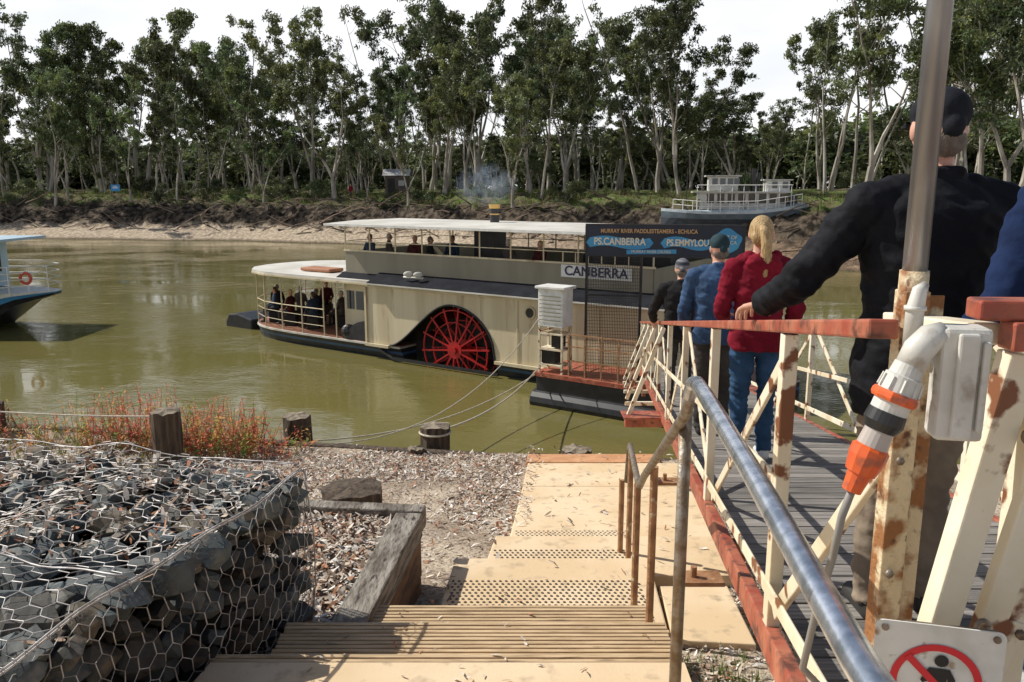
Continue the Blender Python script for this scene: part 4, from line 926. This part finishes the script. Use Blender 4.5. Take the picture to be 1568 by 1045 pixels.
# ================================================================ PEOPLE
def seg_d(P_,a,b):
    ab=b-a; t=np.clip(((P_-a)@ab)/max(ab@ab,1e-9),0,1); return np.linalg.norm(P_-(a+t[:,None]*ab),axis=1),t
m_skin=M('skin',(.6,.33,.24),(.52,.27,.19),12,.5)
m_eye=M('eye',(.03,.02,.02),rough=.1)
class Fig:
    def __init__(s): s.mb=MB(); s.pr=[]
    def limb(s,a,b,r0,r1,mi,n=12):
        a=V(a);b=V(b); s.mb.tube([a,b],[r0,r1],n); s.mb.sphere(a,r0*.995,n,8); s.mb.sphere(b,r1*.995,n,8); s.pr.append(('l',np.array(a),np.array(b),r0,r1,mi))
    def chain(s,pts,rs,mi,n=12):
        for i in range(len(pts)-1): s.limb(pts[i],pts[i+1],rs[i],rs[i+1],mi,n)
    def ell(s,c,r,mi): s.mb.sphere(c,tuple(r),16,10); s.pr.append(('e',np.array(c),np.array(r),mi))
    def loft(s,rings,mi,n=24):
        vs=[];k=len(rings)
        for z,cx,cy,rx,ry in rings:
            for j in range(n):
                a=2*math.pi*j/n; ca,sa=math.cos(a),math.sin(a); e=.85
                vs.append((cx+rx*math.copysign(abs(ca)**e,ca),cy+ry*math.copysign(abs(sa)**e,sa),z))
        s.mb.add(vs,[(i*n+j,i*n+(j+1)%n,(i+1)*n+(j+1)%n,(i+1)*n+j) for i in range(k-1) for j in range(n)]+[tuple(reversed(range(n))),tuple(range((k-1)*n,k*n))])
        s.pr.append(('t',np.array(rings),mi))
    def build(s,name,mats,parent,voxel,fold=.006,foldmats=()):
        me=bpy.data.meshes.new(name); me.from_pydata([tuple(v) for v in s.mb.v],[],s.mb.f); me.update()
        o=bpy.data.objects.new(name,me); scene.collection.objects.link(o)
        md=o.modifiers.new('r','REMESH'); md.mode='VOXEL'; md.voxel_size=voxel
        sm_=o.modifiers.new('s','SMOOTH'); sm_.factor=.5; sm_.iterations=3
        dg=bpy.context.evaluated_depsgraph_get(); me2=bpy.data.meshes.new_from_object(o.evaluated_get(dg)); bpy.data.objects.remove(o)
        nf=len(me2.polygons); cen=np.empty(nf*3); me2.polygons.foreach_get('center',cen); cen=cen.reshape(-1,3)
        best=np.full(nf,1e9); idx=np.zeros(nf,int)
        for p in s.pr:
            if p[0]=='l': d,t=seg_d(cen,p[1],p[2]); d=d-(p[3]+(p[4]-p[3])*t); mi=p[5]
            elif p[0]=='e': d=(np.linalg.norm((cen-p[1])/p[2],axis=1)-1)*p[2].min(); mi=p[3]
            else:
                rg=p[1]; z=cen[:,2]; zz=rg[:,0]; o_=np.argsort(zz); cx=np.interp(z,zz[o_],rg[o_,1]); cy=np.interp(z,zz[o_],rg[o_,2]); rx=np.interp(z,zz[o_],rg[o_,3]); ry=np.interp(z,zz[o_],rg[o_,4])
                d=(np.sqrt(((cen[:,0]-cx)/rx)**2+((cen[:,1]-cy)/ry)**2)-1)*ry; out=np.maximum(0,np.maximum(zz.min()-z,z-zz.max())); d=np.maximum(d,out); mi=p[2]
            k=d<best; best[k]=d[k]; idx[k]=mi
        me2.materials.clear()
        for m in mats: me2.materials.append(m)
        me2.polygons.foreach_set('material_index',idx.tolist()); me2.polygons.foreach_set('use_smooth',[True]*nf)
        if fold:
            nv=len(me2.vertices); C_=np.empty(nv*3); me2.vertices.foreach_get('co',C_); C_=C_.reshape(-1,3)
            N_=np.empty(nv*3); me2.vertices.foreach_get('normal',N_); N_=N_.reshape(-1,3)
            nl=len(me2.loops); lv=np.empty(nl,dtype=np.int32); me2.loops.foreach_get('vertex_index',lv)
            tot=np.empty(nf,dtype=np.int32); me2.polygons.foreach_get('loop_total',tot)
            fm_=np.repeat(np.isin(idx,foldmats),tot); vm=np.zeros(nv,bool); vm[lv[fm_]]=True; ot=np.zeros(nv,bool); ot[lv[~fm_]]=True; vm&=~ot
            for i in np.nonzero(vm)[0]:
                x,y,z=C_[i]
                q=noise.noise(V((x*8,y*8,z*14))); q2=1-2*abs(noise.noise(V((x*9+5,y*9,z*20+x*9)))); q3=noise.noise(V((x*26,y*26,z*40+x*14)))
                C_[i]+=N_[i]*((q*.9+q2*.7+q3*.25)*fold)
            me2.vertices.foreach_set('co',C_.ravel())
        me2.update()
        o=bpy.data.objects.new(name,me2); LINK(o); o.parent=parent; return o
def hand(parent,wrist,fwd,back,thumb,curl,name,vox=.0038):
    F=Fig(); w_=V(wrist); f=V(fwd).normalized(); b=V(back); b=(b-f*b.dot(f)).normalized(); t=f.cross(b)
    if t.dot(V(thumb))<0: t=-t
    F.limb(w_-f*.05,w_+f*.01,.026,.025,0)
    for x in(-.028,-.01,.01,.027): F.limb(w_+t*x*.6+f*.01,w_+t*x+f*.088,.0145,.0115,0,8)
    for x,ls,cx in((.030,(.042,.026,.02),.95),(.010,(.046,.03,.022),1),(-.011,(.043,.028,.02),1.05),(-.031,(.034,.022,.018),1.15)):
        p=w_+t*x+f*.09; ang=curl*.25*cx; r=.0094
        for l in ls:
            d=f*math.cos(ang)-b*math.sin(ang); q=p+d*l+t*x*.08; F.limb(p,q,r,r*.9,0,8); p=q; r*=.9; ang+=curl*.6*cx
    p=w_+t*.024+f*.02; d=(f*.6+t*.75-b*.3).normalized(); q=p+d*.042; F.limb(p,q,.014,.0115,0,8); d=(f*.85+t*.2-b*.5).normalized(); F.limb(q,q+d*.03,.0112,.0095,0,8); F.limb(q+d*.03,q+d*.052+b*-.008,.0095,.0078,0,8)
    return F.build(name,[m_skin],parent,vox,0)
def person(name,loc,yaw,h,top,legs,shoe,hair,la=None,ra=None,legp=None,female=False,hat=None,ponytail=False,hood=False,seated=False,voxel=.011,bulk=1.0,hands=True,turn=0,fold=.006,hvox=.0045,hem=None):
    e=empty(name); e.location=loc; e.rotation_euler=(0,0,yaw); k=h/1.75; e.scale=(k,k,k)
    F=Fig(); sw=.185 if not female else .16
    sw*=bulk
    dzz=0 if not seated else -.42
    T=lambda x,y,z:(x,y,z+dzz)
    hem=hem or (.84 if not seated else .86)
    hipw=.172 if not female else .168
    rings=[(hem,0,0,hipw*bulk,.125*bulk),(.93,0,0,(hipw+.002)*bulk,.128*bulk),(1.06,0,0,(.158 if not female else .142)*bulk,.116*bulk),(1.2,0,0,.17*bulk if not female else .15*bulk,.12*bulk),(1.32,0,-.004,(.186 if not female else .164)*bulk,.122*bulk),(1.40,0,-.006,(.178 if not female else .155)*bulk,.108*bulk),(1.455,0,-.004,.125*bulk,.085*bulk),(1.50,0,0,.075,.07)]
    F.loft([(z+dzz,cx,cy,rx,ry) for z,cx,cy,rx,ry in rings],1)
    F.limb(T(-.1,0,1.45),T(-sw,0,1.405),.06,.068*bulk,1); F.limb(T(.1,0,1.45),T(sw,0,1.405),.06,.068*bulk,1)
    F.ell(T(0,-.01,.9),(.158,.118,.11),2)
    if legp is None: legp=([(-.09,0,.88),(-.095,.02,.49),(-.1,-.02,.09)],[(.09,0,.88),(.1,.03,.49),(.1,.02,.09)])
    if seated: legp=([(-.1,.02,.48),(-.12,.42,.5),(-.12,.44,.1)],[(.1,.02,.48),(.12,.42,.5),(.13,.4,.1)])
    for lg in legp:
        F.chain(lg,[.09,.062,.052],2)
        a=V(lg[2]); F.limb(a+V((0,-.03,-.045)),a+V((.0,.14,-.055)),.04,.034,3); F.limb(a,a+V((0,-.02,-.03)),.045,.042,3)
    la=la or [(-.25,-.02,1.13),(-.24,.12,.9)]; ra=ra or [(.25,-.02,1.13),(.24,.12,.9)]
    hd=[]
    for sgn,ar in((-1,la),(1,ra)):
        S=V(T(sgn*sw,0,1.40)); E=V(T(*ar[0])); Wr=V(T(*ar[1]))
        F.chain([S,E,Wr],[.066*bulk,.052*bulk,.038*bulk],1); hd.append((sgn,E,Wr))
    F.limb(T(0,0,1.47),T(0,.012,1.56),.056,.052,0)
    q=Matrix.Rotation(turn,3,'Z')
    def H(x,y,z): p=q@V((x,y,0)); return (p.x,p.y+.015,z+dzz)
    F.ell(H(0,0,1.655),(.076,.094,.105),0); F.ell(H(0,.035,1.59),(.052,.055,.05),0)
    F.limb(H(0,.09,1.655),H(0,.112,1.625),.011,.015,0); F.ell(H(-.078,-.005,1.64),(.012,.02,.032),0); F.ell(H(.078,-.005,1.64),(.012,.02,.032),0)
    F.limb(H(-.02,.084,1.592),H(.02,.084,1.592),.008,.008,0)
    if hat!='beanie' and hat!='cap':
        F.ell(H(0,-.014,1.675),(.084,.092,.1),4); F.ell(H(0,-.05,1.63),(.07,.055,.07),4)
    else: 
        F.ell(H(0,-.045,1.61),(.068,.05,.05),5)
        F.ell(H(0,-.006,1.695),(.086,.103,.082),4)
        F.limb(H(0,-.09,1.655),H(0,.06,1.675),.035,.03,4)
    if ponytail:
        F.chain([H(.01,-.1,1.69),H(.03,-.135,1.67),H(.05,-.145,1.58),H(.055,-.14,1.48),H(.05,-.14,1.37)],[.022,.034,.038,.03,.01],4)
        F.chain([H(.02,-.13,1.66),H(.035,-.15,1.56),H(.03,-.15,1.46)],[.02,.022,.012],4)
    if hood:
        F.ell(T(0,-.1,1.45),(.12,.06,.075),1); F.limb(T(-.09,-.06,1.5),T(-.05,.06,1.47),.035,.03,1); F.limb(T(.09,-.06,1.5),T(.05,.06,1.47),.035,.03,1)
    else:
        F.chain([T(-.06,-.02,1.5),T(-.04,-.055,1.515),T(.04,-.055,1.515),T(.06,-.02,1.5)],[.018]*4,1)
    F.build('body',[m_skin,top,legs,shoe,hair,hair2],e,voxel,fold,(1,2))
    mb=MB()
    for x in(-.03,.03): mb.sphere(H(x,.086,1.655),.011,8,6)
    obj('eyes',mb,m_eye,e,smooth=True)
    if hat=='cap':
        mb=MB(); n=10
        vs=[]
        for i in range(n+1):
            a=math.pi*i/n
            for r0,zz in((0,0),(1,-.012)):
                x=math.cos(a)*(.078 if r0==0 else .07); y=(.05+math.sin(a)*.03) if r0==0 else .07+math.sin(a)*.1; vs.append(H(x,y,1.675+zz)); vs.append(H(x,y,1.669+zz))
        fs=[]
        for i in range(n): a=i*4; fs+=[(a,a+4,a+6,a+2),(a+1,a+3,a+7,a+5),(a+2,a+6,a+7,a+3)]
        mb.add(vs,fs); obj('cap_brim',mb,hair,e)
    if hands:
        for sgn,E,Wr in hd:
            d=(Wr-E).normalized(); hh=hands.get(sgn) if isinstance(hands,dict) else None
            if hh: hand(e,Wr+d*.015,hh[0],hh[1],hh[2],hh[3],'hand_'+('l' if sgn<0 else 'r'),.003)
            else: hand(e,Wr+d*.02,d,V((sgn,0,.4)),V((-sgn*.3,1,0)),.6,'hand_'+('l' if sgn<0 else 'r'),hvox)
    return e
hair2=M('short_grey_hair',(.14,.11,.09),(.2,.17,.14),40,.7,bump=.5,bscale=200)
def cloth(n,c,rough=.85): return M(n,c,tuple(x*.65 for x in c),6,rough,bump=.45,bscale=14,bdist=.02,spec=.15)
c_blk=cloth('black_jacket',(.011,.012,.016),.75); c_mar=cloth('maroon_hoodie',(.22,.012,.028),.95); c_jean=cloth('blue_jeans',(.035,.085,.17)); c_blue=cloth('blue_jacket',(.05,.1,.2),.7)
c_navy=cloth('navy_fleece',(.012,.025,.075),.95); c_beige=cloth('beige_trousers',(.3,.24,.18)); c_shoe=M('dark_shoe',(.03,.028,.026),rough=.6); c_blond=M('blonde_hair',(.6,.42,.2),(.36,.23,.1),30,.5,stretch=(4,4,.6),bump=.9,bscale=40,bdist=.015)
c_wshoe=M('white_shoe',(.6,.6,.58),rough=.6); c_cap=cloth('dark_cap',(.018,.02,.026)); c_capg=cloth('teal_cap',(.03,.06,.07)); c_bean=M('beanie',(.03,.035,.05),(.2,.2,.22),30,.9,stretch=(.1,.1,1)); c_grey=cloth('grey_trousers',(.06,.055,.05)); c_dkj=cloth('charcoal_jacket',(.02,.019,.02))
YAW=-math.atan(.134)
def on_deck(D,t): p=G(D,t,.0); return (p.x,p.y,p.z)
person('man_in_black_jacket',on_deck(2.45,.95),0,1.68,c_blk,c_beige,c_shoe,c_cap,la=[(-.37,.08,1.17),(-.405,.33,1.06)],ra=[(.27,-.03,1.12),(.24,.16,.9)],hat='cap',voxel=.0075,bulk=1.16,hands={-1:(V((-.25,1,-.25)),V((-.2,.2,1)),V((1,0,0)),.75)},fold=.012,hem=.74)
person('person_in_navy_fleece',on_deck(1.98,1.22),0.05,1.6,c_navy,c_jean,c_wshoe,c_blond,la=[(-.3,.0,1.12),(-.3,.2,.95)],voxel=.01,bulk=1.1,fold=.011)
person('woman_in_maroon_hoodie',on_deck(5.4,.96),YAW+.1,1.7,c_mar,c_jean,c_wshoe,c_blond,la=[(-.25,.02,1.12),(-.18,.24,1.02)],ra=[(.26,-.03,1.12),(.24,.1,.9)],female=True,ponytail=True,hood=True,bulk=1.1,voxel=.009,turn=-.35,fold=.014)
person('man_in_blue_jacket',on_deck(6.7,.84),YAW,1.72,c_blue,c_grey,c_shoe,c_capg,la=[(-.27,.03,1.12),(-.25,.2,.95)],hat='cap',voxel=.011,bulk=1.1,turn=.3,fold=.014)
person('man_in_beanie',on_deck(9.0,.72),YAW,1.7,c_dkj,c_grey,c_shoe,c_bean,la=[(-.32,.08,1.15),(-.3,.3,1.0)],hat='beanie',voxel=.013,bulk=1.12,fold=.012)
seat_cols=[cloth('coat_a',(.02,.02,.025)),cloth('coat_b',(.04,.06,.1)),cloth('coat_c',(.12,.1,.09)),cloth('coat_d',(.08,.02,.02))]
hz_=[hair2,M('brown_hair',(.06,.035,.02)),M('white_hair',(.45,.43,.4)),c_blond]
seats=[]
for i in range(4):
    seats.append(person('seated_passenger',(0,0,0),0,1.72,seat_cols[i],c_grey,c_shoe,hz_[i],la=[(-.24,.08,1.15),(-.16,.3,1.02)],ra=[(.24,.08,1.15),(.16,.3,1.0)],seated=True,voxel=.02,hands=True,fold=0,hvox=.0055))
def clone(src,loc,yaw,name):
    e=empty(name); e.location=loc; e.rotation_euler=(0,0,yaw); e.scale=src.scale
    for c in [o for o in PEND if o.parent==src]:
        o=bpy.data.objects.new(c.name.split('.')[0],c.data); LINK(o); o.parent=e
    return e
pos=[(-6.3,1.7,0),(-5.7,1.1,0),(-5.1,1.8,0),(-4.6,.9,0),(-4.0,1.6,0),(-3.4,.9,0),(-2.8,1.7,0),(-5.5,3.5,0),(-4.3,3.6,0)]
bench=MB()
for k,(s,b,_) in enumerate(pos):
    p=B(s,b,.487); ya=R.uniform(-3.14,3.14)
    if k<4: seats[k].location=p; seats[k].rotation_euler=(0,0,ya)
    else: clone(seats[k%4],p,ya,'seated_passenger')
    bench.box(p+V((0,0,.2)),(.42,.42,.4))
up=[(-.7,1.1),(-.3,1.6),(1.2,1.2),(2.0,1.0),(2.2,1.9),(4.8,1.3),(6.0,1.2),(7.4,1.5)]
for k,(s,b) in enumerate(up):
    p=B(s,b,2.62); clone(seats[(k+1)%4],p,-1.0+R.uniform(-.5,.5) if k%2 else 2.4+R.uniform(-.4,.4),'seated_passenger'); bench.box(p+V((0,0,.25)),(.42,.42,.3))
obj('passenger_seats',bench,m_dark,ps,bevel=.02)
px,py=-18.8,yb(-18.8)+13
person('person_in_red_jacket',(px,py,far_z(px,py)-.05),2.8,1.7,c_mar,c_grey,c_shoe,hair2,voxel=.02,hands=True,fold=0,hvox=.0055)
for o in PEND: scene.collection.objects.link(o)
scene.camera=co
